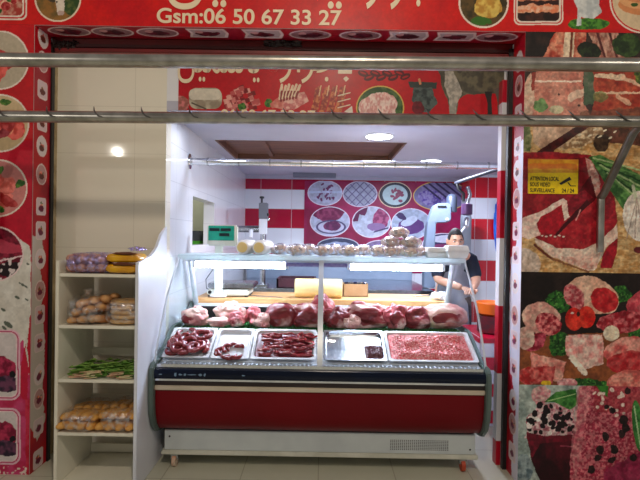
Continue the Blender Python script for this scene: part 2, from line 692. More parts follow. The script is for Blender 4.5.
M_band2 = tilemat('red_and_white_tiles', (226, 228, 236), (198, 20, 36), 0.155, 0.253, 'X', 1.40 - 0.253 * 5, (206, 190, 196), 0.15, banded=True, gw=0.005)
M_redpaint = mat('dark_red_paint', (112, 16, 18), (90, 10, 14), 5, 0.45)

bm = nb(); box(bm, -5, 5, -3, 7, -0.08, 0); struct('floor', bm, M_floor)
bm = nb(); box(bm, -3.6, XL, YF + 0.005, 2.965, 0, 2.59); box(bm, -3.6, -1.76, 2.965, 3.3, 0, 2.59); struct('wall_left_pillar', bm, M_white)
bm = nb(); box(bm, XR, 3.6, YF + 0.005, 3.06, 0, 2.59); struct('wall_right_pillar', bm, M_white)
bm = nb(); box(bm, -3.6, 3.6, YF + 0.005, 3.05, 2.595, 3.5); struct('wall_front', bm, M_redpaint)
bm = nb(); box(bm, -1.76, XN, YW, YW + 0.1, 0, 2.60); struct('wall_front_left', bm, M_beige)
bm = nb(); box(bm, XN, 2.6, YW, YW + 0.1, ZC + 0.06, 2.60); struct('trim_1', bm, M_white)
# niche side wall with its pass-through opening
bm = nb()
zo0, zo1, yo0, yo1 = 1.32, 1.70, 3.72, 4.47
box(bm, XN - 0.1, XN, YW + 0.1, yo0, 0, ZC)
box(bm, XN - 0.1, XN, yo1, YB, 0, ZC)
box(bm, XN - 0.1, XN, yo0, yo1, 0, zo0)
box(bm, XN - 0.1, XN, yo0, yo1, zo1, ZC)
struct('wall_left', bm, M_side)
bm = nb(); box(bm, -2.2, XN - 0.1, 4.75, 4.8, 0, ZC); struct('wall_left_room', bm, mat('pale_green_paint', (196, 200, 176), None, 3, 0.6))
bm = nb(); box(bm, XN, 1.86, YB, YB + 0.1, 0, ZC); struct('wall_back', bm, M_band)
bm = nb(); box(bm, 1.79, 2.6, 5.9, YB, 0, ZC); struct('wall_back_right', bm, M_band2)
bm = nb(); box(bm, XN, 1.79, YB - 0.012, YB, 2.14, ZC); struct('trim_2', bm, M_ceil)
bm = nb(); box(bm, 2.6, 2.7, YW, YB, 0, ZC); struct('wall_right', bm, M_side)
# niche ceiling around the recessed hatch
bm = nb()
hx0, hx1, hy0, hy1 = -0.90, 0.69, 4.0, 5.0
box(bm, XN, 2.7, YW + 0.002, hy0, ZC, ZC + 0.06)
box(bm, XN - 0.1, 2.7, hy1, YB + 0.1, ZC, ZC + 0.06)
box(bm, XN - 0.1, hx0, hy0, hy1, ZC, ZC + 0.06)
box(bm, hx1, 2.7, hy0, hy1, ZC, ZC + 0.06)
struct('ceiling', bm, M_ceil)
hatch = empty('ceiling_hatch', (0, 4.5, ZC))
tag(hatch, 'brown wooden board of a hatch recessed in the white niche ceiling', 'hatch')
bx('board', M_hatch, hatch, hx0, hx1, hy0, hy1, ZC + 0.055, ZC + 0.075)
bm = nb()
for a in ((hx0, hx0 + 0.02, hy0, hy1), (hx1 - 0.02, hx1, hy0, hy1), (hx0, hx1, hy0, hy0 + 0.02), (hx0, hx1, hy1 - 0.02, hy1)):
    box(bm, *a, ZC - 0.004, ZC + 0.055)
obj('frame', bm, M_hatch, hatch)
bx('crossbar', M_hatch, hatch, -0.55, -0.51, hy0 + 0.02, hy1 - 0.02, ZC + 0.03, ZC + 0.055)

# shutter guides, shutter box, and the striped end of the side wall
bm = nb(); box(bm, XL - 0.002, XL + 0.014, YJ, YJ + 0.03, 0, 2.56); struct('trim_3', bm, M_black)
bm = nb(); box(bm, XR - 0.026, XR + 0.002, YJ, YJ + 0.03, 0, 2.56); struct('trim_4', bm, M_black)
bm = nb(); box(bm, -1.76, -1.695, 3.045, YW, 0, 2.50); struct('trim_5', bm, mat('old_cream_paint', (196, 178, 142), (150, 128, 92), 8, 0.6))
shut = empty('shutter_box', (0, YJ + 0.05, 2.5))
tag(shut, 'dark red rolling shutter box across the top of the shopfront', 'shutter')
bx('housing', M_redpaint, shut, XL, XR, YJ + 0.02, YW, 2.515, 2.6, 0.004)
bx('bottom_slat', mat('dark_slat', (70, 14, 16), None, 5, 0.4), shut, XL + 0.03, XR - 0.03, YJ + 0.0, YJ + 0.02, 2.535, 2.553, 0.003)
bx('bottom_slat', M_redpaint, shut, XL + 0.03, XR - 0.03, YJ + 0.0, YJ + 0.02, 2.505, 2.528, 0.003)


# ------------------------------------------------------------ printed coverings
RED, DRED = (206, 20, 26), (178, 14, 28)


def px_art(fn, bg, tex=0.2):
    def f(P):
        x, y = upx(P)
        a = Art(x, y, bg)
        fn(a)
        k = fbm(x / 2.2, y / 2.2, 91) * 0.6 + fbm(x / 7, y / 7, 92) * 0.4
        return a.c * (1 + (k - 0.5) * tex)[:, None]
    return f


def top_poster(a):
    x, y = a.x, a.y
    a.put(y > 0, a.mixc((58, 40, 34), (34, 26, 24), 14, 3))
    a.poly([(538, 66), (556, 30), (585, 30), (582, 84), (560, 80)], a.mixc((176, 66, 50), (226, 150, 120), 6, 5), 2, 1)
    a.poly([(564, 30), (574, 30), (570, 84), (560, 84)], (232, 206, 176), 1, 2)
    a.line(571, 30, 568, 84, 1.2, (120, 60, 40))
    a.poly([(586, 30), (616, 30), (626, 66), (600, 66)], a.mixc((150, 92, 78), (206, 158, 138), 5, 8, sx=2.2), 2, 4)
    a.line(596, 34, 606, 66, 1.2, (90, 40, 40)); a.line(608, 34, 618, 66, 1.2, (90, 40, 40))
    a.ell(588, 52, 12, 9, a.mixc((24, 30, 20), (40, 54, 28), 4, 2), 20, 3, 7)
    a.ell(626, 46, 14, 12, a.mixc((34, 52, 26), (60, 84, 40), 5, 4), 0, 3, 3)
    m = a.poly([(534, 72), (560, 66), (584, 70), (582, 96), (592, 128), (520, 128), (524, 96)], a.mixc((206, 140, 120), (190, 112, 96), 7, 11), 2.5, 3)
    a.poly([(520, 92), (530, 72), (534, 96), (530, 128), (519, 128)], a.mixc((226, 200, 176), (210, 168, 146), 5, 12), 1.5, 6)
    a.line(532, 82, 580, 82, 0.9, (244, 214, 196), 0.8, 2)
    a.line(533, 74, 532, 90, 1.6, (150, 60, 50), 1, 2)
    a.line(570, 98, 584, 92, 4, (232, 196, 172), 2, 4)
    a.specks(m, (226, 168, 148), 2.2, 9, 0.86, 0.7)
    a.ell(558, 95, 1.2, 1.2, (70, 40, 30)); a.ell(578, 106, 1.5, 1.2, (60, 36, 30))
    a.ell(540, 106, 7, 7, a.mixc((90, 130, 70), (120, 156, 96), 3, 4), 0, 2.5, 4)
    a.ell(556, 110, 8, 4, a.mixc((170, 186, 140), (206, 206, 170), 3, 4), 0, 2, 8, 0.8)
    a.poly([(583, 66), (600, 66), (594, 104), (582, 106)], a.mixc((70, 90, 66), (96, 104, 84), 5, 4), 2, 9)
    a.poly([(592, 70), (640, 72), (660, 120), (640, 128), (588, 120), (594, 96)], a.mixc((150, 44, 30), (186, 80, 54), 7, 21), 2, 5)
    a.line(596, 76, 622, 78, 2.6, (232, 200, 170), 1.6, 3); a.line(622, 78, 644, 88, 1.8, (226, 180, 150), 1.4, 3)
    a.line(594, 93, 640, 94, 1.1, (230, 190, 160), 1.4, 5); a.line(616, 96, 628, 104, 2, (224, 170, 140), 2, 5)
    a.ell(600, 97, 8, 5, a.mixc((96, 120, 60), (140, 140, 84), 3, 4), 0, 2, 9, 0.75)
    a.ell(640, 76, 7, 10, a.mixc((50, 72, 32), (120, 130, 50), 3, 4), 0, 2, 3)
    a.poly([(580, 112), (640, 108), (640, 128), (576, 128)], a.mixc((150, 104, 76), (96, 56, 46), 6, 4), 2, 9, 0.7)


def steak_poster(a):
    a.put(a.y > 0, a.mixc((190, 140, 84), (222, 186, 134), 5, 31, sy=2.4))
    a.poly([(515, 120), (530, 120), (530, 152), (515, 152)], a.mixc((92, 106, 60), (150, 150, 110), 3.4, 4), 2, 2)
    a.poly([(532, 120), (606, 120), (600, 140), (572, 148), (540, 149), (533, 142)], a.mixc((214, 182, 156), (190, 152, 128), 8, 2), 1.5, 3)
    a.poly([(566, 134), (596, 122), (612, 126), (606, 138), (575, 149), (560, 151)], a.mixc((150, 116, 84), (222, 196, 160), 2.6, 9), 2, 3)
    a.poly([(600, 120), (665, 120), (665, 150), (604, 142)], a.mixc((112, 66, 52), (76, 46, 34), 5, 4), 2, 2)
    a.ell(600, 143, 8, 9, a.mixc((84, 62, 44), (60, 44, 34), 3, 4), 0, 2, 4)
    for k in range(9):
        a.ell(574 + k * 5, 128 + (k * 7) % 13, 2.2, 0.9, (240, 226, 200), -24, 0.8, k)
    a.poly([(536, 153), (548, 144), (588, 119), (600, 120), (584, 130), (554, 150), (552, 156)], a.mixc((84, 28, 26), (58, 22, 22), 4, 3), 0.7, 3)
    # the two steaks
    a.poly([(515, 153), (546, 152), (590, 155), (604, 174), (613, 196), (617, 222), (606, 240), (585, 250), (545, 244), (515, 226)],
           a.mixc((140, 18, 34), (166, 36, 46), 7, 41), 1.2, 11)
    a.poly([(562, 160), (590, 157), (598, 176), (600, 196), (588, 198), (570, 186)], a.mixc((150, 22, 36), (112, 14, 26), 5, 42), 1.5, 11)
    a.poly([(584, 158), (592, 162), (600, 184), (597, 200), (590, 190), (588, 174)], a.mixc((206, 130, 120), (226, 190, 176), 3, 5), 1.2, 7)
    a.poly([(576, 194), (590, 176), (596, 198), (588, 210)], (92, 14, 24), 1, 5)
    a.poly([(521, 218), (539, 212), (562, 198), (566, 201), (569, 217), (564, 221), (561, 206), (541, 218), (537, 223), (540, 235), (529, 239), (521, 237)],
           a.mixc((232, 190, 180), (242, 220, 206), 4, 4), 0.8, 2)
    a.poly([(541, 217), (561, 205), (563, 222), (554, 234), (539, 233), (536, 224)], a.mixc((186, 24, 44), (160, 18, 36), 5, 4), 0.7, 5)
    a.poly([(566, 200), (584, 190), (592, 198), (572, 212), (568, 216)], a.mixc((120, 16, 32), (150, 30, 46), 4, 4), 0.7, 5)
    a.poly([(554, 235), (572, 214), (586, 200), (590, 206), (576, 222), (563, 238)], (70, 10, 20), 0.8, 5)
    m = a.poly([(543, 239), (556, 236), (585, 208), (602, 192), (613, 201), (616, 222), (602, 241), (585, 250), (556, 249)], a.mixc((160, 22, 38), (182, 44, 52), 6, 44), 0.8, 13)
    a.specks(m, (206, 96, 96), 1.6, 6, 0.9, 0.5)
    a.poly([(588, 214), (602, 194), (612, 200), (612, 214), (600, 226)], a.mixc((136, 20, 36), (158, 36, 48), 4, 4), 1, 5)
    a.line(575, 220, 580, 210, 0.7, (222, 150, 150), 0.6, 3)
    a.poly([(534, 238), (543, 241), (556, 248), (583, 249), (600, 241), (616, 224), (617, 238), (606, 247), (600, 259), (594, 270), (588, 271), (566, 262), (552, 257), (535, 243)],
           a.mixc((236, 196, 180), (244, 222, 206), 4, 14), 0.8, 2)
    a.poly([(560, 256), (590, 259), (600, 252), (596, 268), (588, 270), (566, 262)], a.mixc((214, 150, 136), (232, 196, 180), 3, 14), 1, 2)
    a.line(534, 245, 552, 259, 1.2, (110, 50, 40), 0.8, 2); a.line(552, 259, 588, 272, 1.0, (150, 96, 66), 0.8, 2)
    a.poly([(617, 238), (616, 253), (611, 268), (600, 268), (602, 255), (608, 245)], a.mixc((178, 24, 44), (150, 18, 36), 4, 4), 0.6, 5)
    for k in range(6):
        a.ell(542 + k * 4.2, 235.6 + (k % 2), 1.3, 0.8, (244, 224, 214), 0, 0.5, k)
    a.ell(524, 263, 17, 14, a.mixc((214, 196, 184), (190, 166, 150), 6, 4), 10, 1.6, 4)
    # greens and garlic
    a.poly([(588, 157), (600, 155), (640, 176), (665, 186), (665, 212), (624, 212), (606, 186)], a.mixc((52, 100, 46), (96, 144, 76), 3, 4), 1.0, 2)
    for k in range(8):
        a.line(592 + k * 2.4, 158 + k * 2.5, 660, 176 + k * 7, 0.8, ((176, 200, 140), (110, 160, 84), (30, 70, 34))[k % 3], 0.8, k)
    a.ell(640, 216, 18, 25, a.mixc((222, 206, 194), (240, 230, 220), 5, 3, sx=3), 0, 0.6, 8)
    a.line(632, 186, 636, 204, 1.8, (206, 210, 180), 0.6, 1)
    for k in (626, 634, 642):
        a.line(636, 198, k, 238, 0.5, (184, 160, 150), 0.6, 2)
    a.ell(638, 250, 5, 3.5, (120, 40, 44), 0, 0.8, 2)


def mixed_poster(a):
    a.put(a.y > 0, a.mixc((28, 20, 20), (44, 32, 30), 14, 3))

    def green(cx, cy, rx, ry, sd):
        m = a.ell(cx, cy, rx, ry, a.mixc((26, 66, 26), (52, 116, 44), 3, sd), 0, 3.2, sd)
        a.specks(m, (96, 156, 70), 1.6, sd, 0.78, 0.8)
        a.specks(m, (14, 34, 16), 1.9, sd + 3, 0.8, 0.8)
    a.poly([(515, 338), (640, 330), (660, 390), (515, 390)], a.mixc((150, 84, 48), (120, 64, 40), 9, 4), 1, 2)
    green(558, 302, 13, 12, 3); green(621, 294, 9, 8, 4); green(560, 344, 11, 13, 5); green(636, 332, 9, 9, 6); green(590, 386, 24, 7, 7)
    a.ell(593, 295, 27, 17, a.mixc((222, 170, 146), (236, 196, 172), 7, 5), 24, 1.6, 4)
    m = a.ell(574, 297, 9, 14, a.mixc((176, 60, 72), (220, 140, 140), 2.5, 5), -25, 1.5, 4)
    a.ell(604, 300, 14, 12, a.mixc((178, 22, 34), (206, 52, 56), 5, 6), 30, 1.2, 6)
    a.ell(646, 300, 22, 12, a.mixc((190, 56, 74), (214, 100, 108), 4, 8), -30, 1.5, 5)
    a.ell(622, 322, 26, 11, a.mixc((150, 24, 40), (216, 110, 116), 3.4, 9), -6, 1.5, 5)
    a.ell(541, 318, 19, 16, a.mixc((226, 184, 168), (206, 146, 136), 6, 4), 10, 1.5, 3)
    a.ell(548, 324, 14, 11, a.mixc((140, 24, 40), (226, 130, 130), 3, 14), 30, 1.5, 9)
    a.ell(574, 319, 9, 11.5, a.mixc((196, 26, 22), (222, 60, 44), 5, 3)); a.ell(586, 317, 9, 11, a.mixc((196, 26, 22), (222, 60, 44), 5, 8))
    a.ell(578, 314, 1.8, 2.5, (60, 26, 20)); a.ell(572, 313, 1.6, 1, (250, 220, 210))
    a.ell(535, 342, 12, 8, a.mixc((120, 14, 36), (206, 90, 110), 4, 4), -40, 1.6, 6)
    a.ell(526, 338, 9, 12, a.mixc((216, 190, 176), (190, 140, 130), 4, 4), 10, 1.6, 6)
    a.poly([(566, 336), (602, 334), (604, 364), (585, 370), (566, 354)], a.mixc((222, 140, 136), (240, 206, 194), 5, 4), 1.6, 6)
    a.line(572, 358, 585, 373, 3, (242, 226, 210), 2.2, 4)
    a.ell(611, 333, 8, 7.5, a.mixc((226, 206, 180), (240, 226, 206), 4, 3), 0, 0.8, 3)
    a.ell(626, 350, 23, 13, a.mixc((206, 92, 90), (234, 164, 150), 6, 24), -10, 1.6, 6)
    a.ell(628, 362, 21, 11, a.mixc((176, 30, 40), (206, 84, 84), 6, 25), -8, 1.6, 6)
    a.ell(628, 382, 21, 12, a.mixc((206, 96, 90), (232, 156, 140), 5, 26), -6, 1.6, 6)
    a.poly([(530, 352), (552, 358), (566, 362), (562, 382), (532, 380)], a.mixc((214, 120, 112), (236, 176, 160), 6, 4), 1.6, 9)
    a.poly([(536, 366), (556, 366), (552, 384), (534, 384)], a.mixc((150, 26, 34), (206, 100, 96), 5, 4), 1.2, 9)
    a.ell(530, 376, 12, 9, a.mixc((170, 36, 40), (214, 110, 104), 4, 4), 0, 1.4, 6)
    a.ell(546, 383, 5, 3, (214, 176, 40), 0, 1, 2); a.ell(567, 383, 10, 4.5, a.mixc((196, 120, 128), (226, 176, 176), 3, 2), 0, 1, 2)


def cut_poster(a):
    a.put(a.y > 0, a.mixc((178, 190, 184), (140, 156, 152), 9, 5))
    a.ell(524, 470, 9, 16, a.mixc((90, 110, 120), (150, 166, 170), 4, 5), 0, 2, 3)
    a.ell(541, 396, 10, 10, a.mixc((206, 130, 140), (222, 186, 180), 2, 5), 0, 2.5, 3)
    a.poly([(527, 418), (540, 404), (560, 402), (574, 404), (576, 440), (526, 438)], a.mixc((222, 196, 196), (176, 96, 112), 2.4, 5), 2, 5)
    q = random.Random(12)
    for k in range(46):
        x0, y0 = q.uniform(528, 574), 0
        y0 = q.uniform(405 + abs(x0 - 552) * 0.3, 434)
        r = q.uniform(1.6, 3.3)
        a.ell(x0, y0, r, r * 0.9, (24, 12, 20) if x0 > 550 or k % 2 else (240, 230, 226), q.random() * 90, 1.0, k)
    for x0, y0 in ((531, 421), (535, 414), (540, 405), (546, 412), (545, 421), (556, 417), (562, 425), (567, 417), (558, 429)):
        a.ell(x0, y0, 3.2, 3.4, (26, 12, 22), 0, 1.0, x0)
    a.poly([(526, 432), (546, 436), (577, 434), (574, 500), (548, 500), (532, 462)], a.mixc((44, 8, 20), (84, 10, 30), 10, 5, sy=0.4), 1, 5)
    a.poly([(526, 432), (546, 436), (577, 434), (577, 441), (540, 444), (532, 458)], a.mixc((132, 16, 44), (100, 12, 34), 4, 5), 1, 5, 0.8)
    a.line(561, 446, 576, 447, 0.6, (150, 60, 80), 0.4, 2)
    a.poly([(544, 402), (556, 392), (576, 389), (578, 404), (570, 410), (554, 402)], a.mixc((40, 104, 40), (84, 146, 70), 4, 4), 0.8, 5)
    a.line(548, 401, 575, 394, 0.5, (160, 196, 130))
    a.poly([(579, 386), (665, 380), (665, 500), (570, 500), (570, 462), (576, 430)], a.mixc((156, 40, 66), (204, 112, 122), 1.8, 77, 0.42, 0.58), 1.4, 15)
    a.put((a.x > 594) & (a.y > 384) & (a.y < 412), a.mixc((150, 34, 50), (186, 76, 78), 5, 4), 0.6)
    a.poly([(578, 386), (592, 386), (586, 420), (580, 462), (576, 478), (571, 450)], a.mixc((226, 168, 164), (190, 96, 110), 2.4, 27), 1.6, 3, 0.6)
    a.poly([(594, 382), (609, 382), (607, 397), (601, 393)], (56, 124, 44), 0.6, 2)
    a.poly([(608, 468), (640, 452), (665, 448), (665, 500), (594, 500)], a.mixc((128, 16, 60), (160, 44, 84), 6, 3), 2, 4, 0.85)
    for k in range(20):
        a.ell(594 + q.random() * 34, 388 + q.random() * 28, q.uniform(1, 2.2), q.uniform(1.2, 2.8), (232, 206, 196), q.random() * 180, 0.5, k)
    for cx, cy, r in ((612, 411, 3.4), (606, 407, 2.5), (627, 391, 3.4), (624, 420, 5), (622, 434, 4), (606, 437, 3.8), (600, 450, 4.6), (598, 458, 3.5), (614, 450, 4.4), (612, 460, 3.6), (592, 470, 4.6), (634, 457, 4), (626, 428, 4)):
        a.ell(cx, cy, r, r, a.mixc((22, 14, 18), (56, 30, 34), 2, 3), 0, 2.0, int(cx))
    a.ell(638, 426, 5.5, 26, a.mixc((36, 100, 44), (70, 140, 66), 4, 4), -6, 0.6, 5)
    a.line(634, 406, 641, 450, 0.7, (170, 200, 150))


def zrow(y):       # height on the facade plane for a row of the artwork grid, near x = 580
    return at(580, y, YF).z


t = empty('meat_poster', (1.9, YF, 0))
for nm, y0, y1, fn, lb in (
        ('meat_poster', 33, 125, top_poster, 'dim upper wall poster of raw chops and red slices, right of shopfront'),
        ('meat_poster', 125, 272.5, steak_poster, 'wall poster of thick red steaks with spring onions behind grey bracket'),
        ('meat_poster', 272.5, 385.5, mixed_poster, 'wall poster of assorted raw meat with tomato and parsley on black'),
        ('meat_poster', 385.5, 484, cut_poster, 'lowest wall poster of cut meat with peppercorns and green leaves')):
    z1, z0 = zrow(y0), zrow(y1) if y1 < 480 else 0.0
    if y0 < 40:
        z1 = 2.595
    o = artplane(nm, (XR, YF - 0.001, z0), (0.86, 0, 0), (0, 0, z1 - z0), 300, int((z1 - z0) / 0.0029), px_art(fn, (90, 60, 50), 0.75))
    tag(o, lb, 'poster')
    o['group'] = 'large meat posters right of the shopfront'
bpy.data.objects.remove(t)


def left_art(a):
    y = a.y
    a.put(y > 0, a.mixc((206, 22, 28), (190, 14, 26), 20, 3))
    a.put(y > 140, a.mixc((200, 20, 48), (184, 14, 44), 20, 3))
    # white splash with seeds
    a.poly([(-60, 236), (20, 240), (29, 246), (31, 300), (26, 345), (29, 400), (-60, 400)], a.mixc((226, 222, 214), (212, 206, 196), 9, 5), 1.6, 2)
    a.poly([(-60, 350), (10, 352), (22, 340), (27, 372), (31, 380), (31, 490), (-60, 490)], a.mixc((206, 70, 120), (190, 40, 84), 9, 5), 2.4, 7)
    a.poly([(18, 372), (25, 344), (27, 372), (26, 400), (20, 400)], (196, 24, 60), 1.5, 8)
    a.put((a.x > 24) & (y > 400), a.mixc((190, 20, 50), (206, 50, 80), 6, 5))
    for cx, cy, r in ((22, 285, 2.5), (25, 287, 2), (19, 283, 1.5), (16, 298, 3), (26, 300, 2), (2, 310, 3), (7, 325, 5), (27, 264, 2), (3, 328, 3)):
        a.ell(cx, cy, r, r * 0.45, (96, 104, 92), 35, 0.8, int(cx))
    a.rrect(-22, -22, 26, 19, 6, (238, 224, 212)); old = a.clip
    a.clip = old & a.rrect(-20, -20, 24, 17, 5, (150, 30, 26)); a.food(4, 2, 22, 3); a.clip = old
    a.disc(0, 60, 29, 29.5, (186, 172, 150), 12)
    a.disc(0, 123, 29, 29, (206, 180, 140), 15)
    a.disc(-3, 188, 30, 29, (206, 128, 124), 21)
    a.ell(-6, 254, 29, 28, (238, 214, 214)); m = a.ell(-6, 254, 27.4, 26.4, a.mixc((96, 10, 34), (150, 34, 60), 5, 3), 0)
    a.clip = m; a.ell(10, 270, 14, 8, (36, 20, 26), 0, 2, 4); a.ell(0, 246, 26, 6, (186, 60, 84), 10, 2, 4); a.line(-6, 262, 22, 256, 0.8, (236, 200, 206), 1, 2); a.specks(m & (a.y > 258), (226, 210, 210), 3, 3, 0.7); a.clip = old
    for y0, y1 in ((330, 401), (409, 466)):
        a.rrect(-40, y0, 19, y1, 9, (236, 190, 206)); a.rrect(-40, y0 + 1.6, 17.2, y1 - 1.6, 8, (196, 60, 110)); a.rrect(-40, y0 + 2.8, 16, y1 - 2.8, 7, (236, 210, 214))
        a.clip = a.rrect(-40, y0 + 4, 14.6, y1 - 4, 6, (216, 206, 206))
        a.ell(2, y1 - 32, 14, 11, a.mixc((120, 14, 50), (190, 50, 90), 4, 3), 30, 2, 4)
        a.ell(4, y1 - 16, 16, 8, a.mixc((40, 30, 50), (110, 60, 90), 5, 3), 0, 2, 4)
        a.ell(11, y1 - 26, 3, 3, (20, 14, 24), 0, 1, 2)
        a.clip = old
    a.specks((y > 468), (230, 210, 200), 2, 4, 0.7)


o = artplane('pillar_covering', (XL - 0.5, YF - 0.001, 0), (0.5, 0, 0), (0, 0, 2.595), 150, 760, px_art(left_art, RED))
tag(o, 'red printed pillar covering with round meat pictures, left of shopfront', 'poster')


def jamb_art(side, lo):
    """ovals down a red strip; p[1] is the depth, p[2] the height"""
    def f(P):
        s = F / 2.87
        u = (P[:, 1] - YF) / (YJ - YF)            # 0 front .. 1 back
        y = (H - P[:, 2]) * s + CY
        x = u * 26.0 if side < 0 else (1 - u) * 26.0
        a = Art(x, y, (190, 16, 34))
        a.put(y > 0, a.mixc((186, 14, 30), (168, 10, 40), 20, 3))
        if side < 0:
            a.poly([(-2, 240), (14, 240), (18, 262), (12, 270), (20, 300), (13, 312), (22, 345), (18, 400), (24, 430), (10, 445), (-2, 420)], (206, 196, 188), 2.5, 3)
        else:
            a.poly([(16, 140), (27, 140), (27, 500), (10, 500), (14, 440), (20, 400), (4, 360), (0, 300), (2, 255), (14, 240)], (222, 216, 232), 2.0, 3)
        k = 0
        yy = 43 if side < 0 else 60
        while yy < 475:
            if k % 4 in (2, 3):
                a.rrect(5, yy - 9, 21, yy + 9, 3, (236, 216, 214)); m = a.rrect(6, yy - 8, 20, yy + 8, 2, (222, 200, 206))
            else:
                a.ell(13, yy, 8.5, 10.5, (236, 216, 214)); m = a.ell(13, yy, 7.3, 9.3, (196, 150, 150) if k % 2 else (226, 214, 216))
            a.clip = m; a.food(13, yy, 6, k + 40); a.ell(13, yy + 2, 4, 3, (110, 20, 60) if yy > 180 else (100, 40, 36), 0, 1, k); a.clip = np.ones(len(x), bool)
            yy += 24 + (k % 3) * 4
            k += 1
        return a.c
    return f


o = artplane('jamb_sticker', (XL + 0.004, YF, 0), (0, YJ - YF, 0), (0, 0, 2.59), 50, 500, jamb_art(-1, 0), th=0.002)
# the face must look towards the opening on both sides
tag(o, 'narrow red sticker strip with small ovals on left jamb', 'sticker', 'printed strips inside the shopfront frame')
o = artplane('jamb_sticker', (XR - 0.001, YJ, 0), (0, YF - YJ, 0), (0, 0, 2.59), 50, 500, jamb_art(1, 0))
tag(o, 'narrow red and white sticker strip with small ovals on right jamb', 'sticker', 'printed strips inside the shopfront frame')


def soffit_art(P):
    s = F / 2.86
    x = P[:, 0] * s + CX
    y = (P[:, 1] - YF) / (YJ - YF) * 15
    a = Art(x, y, (170, 14, 40))
    a.put(y > 0, a.mixc((176, 16, 34), (150, 10, 40), 20, 3))
    for k, cx in enumerate((16, 67, 110, 155, 205, 260, 307, 357, 404, 451, 492)):
        if k % 4 in (0, 1) and k > 3:
            a.poly([(cx - 20, 1.5), (cx + 18, 1.5), (cx + 21, 7), (cx + 18, 12.5), (cx - 20, 12.5), (cx - 17, 7)], (236, 216, 214))
            m = a.poly([(cx - 17, 2.8), (cx + 16, 2.8), (cx + 18, 7), (cx + 15, 11.2), (cx - 17, 11.2), (cx - 14, 7)], (190, 170, 176))
        else:
            a.ell(cx, 7, 21, 6, (226, 204, 204)); m = a.ell(cx, 7, 19, 4.9, (150, 110, 116))
        a.clip = m; a.ell(cx, 7.5, 12, 3, a.mixc((110, 24, 44), (70, 20, 36), 4, k), 0, 1.5, k); a.ell(cx - 8, 5.5, 4, 1.6, (206, 150, 150), 0, 0.8, k); a.clip = np.ones(len(x), bool)
    return a.c


o = artplane('soffit_sticker', (XL, YJ, 2.590), (XR - XL, 0, 0), (0, YF - YJ, 0), 800, 50, soffit_art, th=0.002)
tag(o, 'red strip with small oval pictures under the big sign', 'sticker', 'printed strips inside the shopfront frame')


def fascia_art(a):
    a.put(a.y > -500, a.mixc((212, 22, 18), (198, 14, 22), 26, 3))
    old = a.clip
    a.rrect(-26, -22, 27, 20, 6, (238, 220, 206)); a.rrect(-25, -21, 25.4, 18.4, 5, (206, 20, 24)); a.rrect(-24, -20, 24, 17, 5, (238, 220, 206)); a.clip = a.rrect(-23, -19, 22.4, 15.4, 4, a.mixc((206, 150, 130), (170, 60, 50), 5, 3)); a.food(6, 4, 15, 33); a.clip = old
    a.ell(58, -2, 23.5, 24, (236, 214, 190)); a.clip = a.ell(58, -2, 21.8, 22.4, a.mixc((104, 84, 44), (150, 104, 50), 7, 4))
    a.ell(52, -12, 12, 14, a.mixc((70, 60, 44), (90, 70, 50), 4, 4), 0, 1, 3)
    a.poly([(55, -6), (66, -6), (66, 4), (63, 15), (58, 15), (56, 4)], (222, 206, 190), 0.8, 3)
    a.ell(61, 13, 3.4, 2.4, (190, 160, 150)); a.ell(57, 2, 1, 1, (30, 26, 20)); a.ell(65, 2, 1, 1, (30, 26, 20)); a.ell(72, 4, 8, 12, a.mixc((50, 74, 36), (90, 100, 50), 3, 3), 0, 2, 4)
    a.clip = old
    a.ell(483, 4, 25, 25, (238, 220, 206)); a.clip = a.ell(483, 4, 23.2, 23.2, a.mixc((96, 74, 40), (60, 52, 30), 5, 3))
    a.ell(487, 8, 14, 11, a.mixc((222, 190, 96), (190, 140, 60), 4, 5), 0, 2, 3); a.ell(481, 22, 10, 4, (60, 110, 40), 0, 2, 3); a.clip = old
    a.rrect(513, -22, 562, 26, 6, (238, 220, 206)); a.rrect(514.4, -22, 560.6, 24.6, 5, (206, 20, 24)); a.rrect(515.2, -22, 559.8, 23.6, 5, (238, 220, 206))
    a.clip = a.rrect(516.8, -20, 558, 22, 4, a.mixc((70, 40, 34), (40, 26, 24), 6, 3))
    for k in range(5):
        a.ell(522 + k * 8, 10 - (k % 2), 6.5, 4, a.mixc((226, 130, 90), (240, 190, 160), 3, k), -12, 1.4, k)
        a.ell(522 + k * 8, -2, 6.5, 3.6, a.mixc((200, 110, 80), (226, 160, 130), 3, k), -12, 1.4, k + 7)
    a.clip = old
    a.ell(587, 25, 20.5, 6, a.mixc((40, 92, 28), (84, 146, 50), 2.4, 4), 0, 1.2, 3)
    a.poly([(572, -20), (600, -20), (598, 6), (600, 14), (592, 20), (580, 18), (580, 27), (575, 27), (576, 10), (572, 0)], a.mixc((222, 224, 222), (186, 192, 194), 6, 4), 1, 3)
    a.ell(645, 2, 37, 33, (238, 220, 206)); a.ell(645, 2, 35.4, 31.4, (206, 22, 24)); a.clip = a.ell(645, 2, 34, 30, (222, 196, 160))
    a.ell(636, 8, 20, 8, (216, 140, 90), 8, 1, 2); a.ell(635, 2, 18, 8, (232, 170, 116), 8, 1, 3); a.ell(634, -4, 16, 7, (214, 136, 90), 8, 1, 4); a.ell(633, 6, 4, 2, (60, 90, 40), 0, 1, 3); a.clip = old


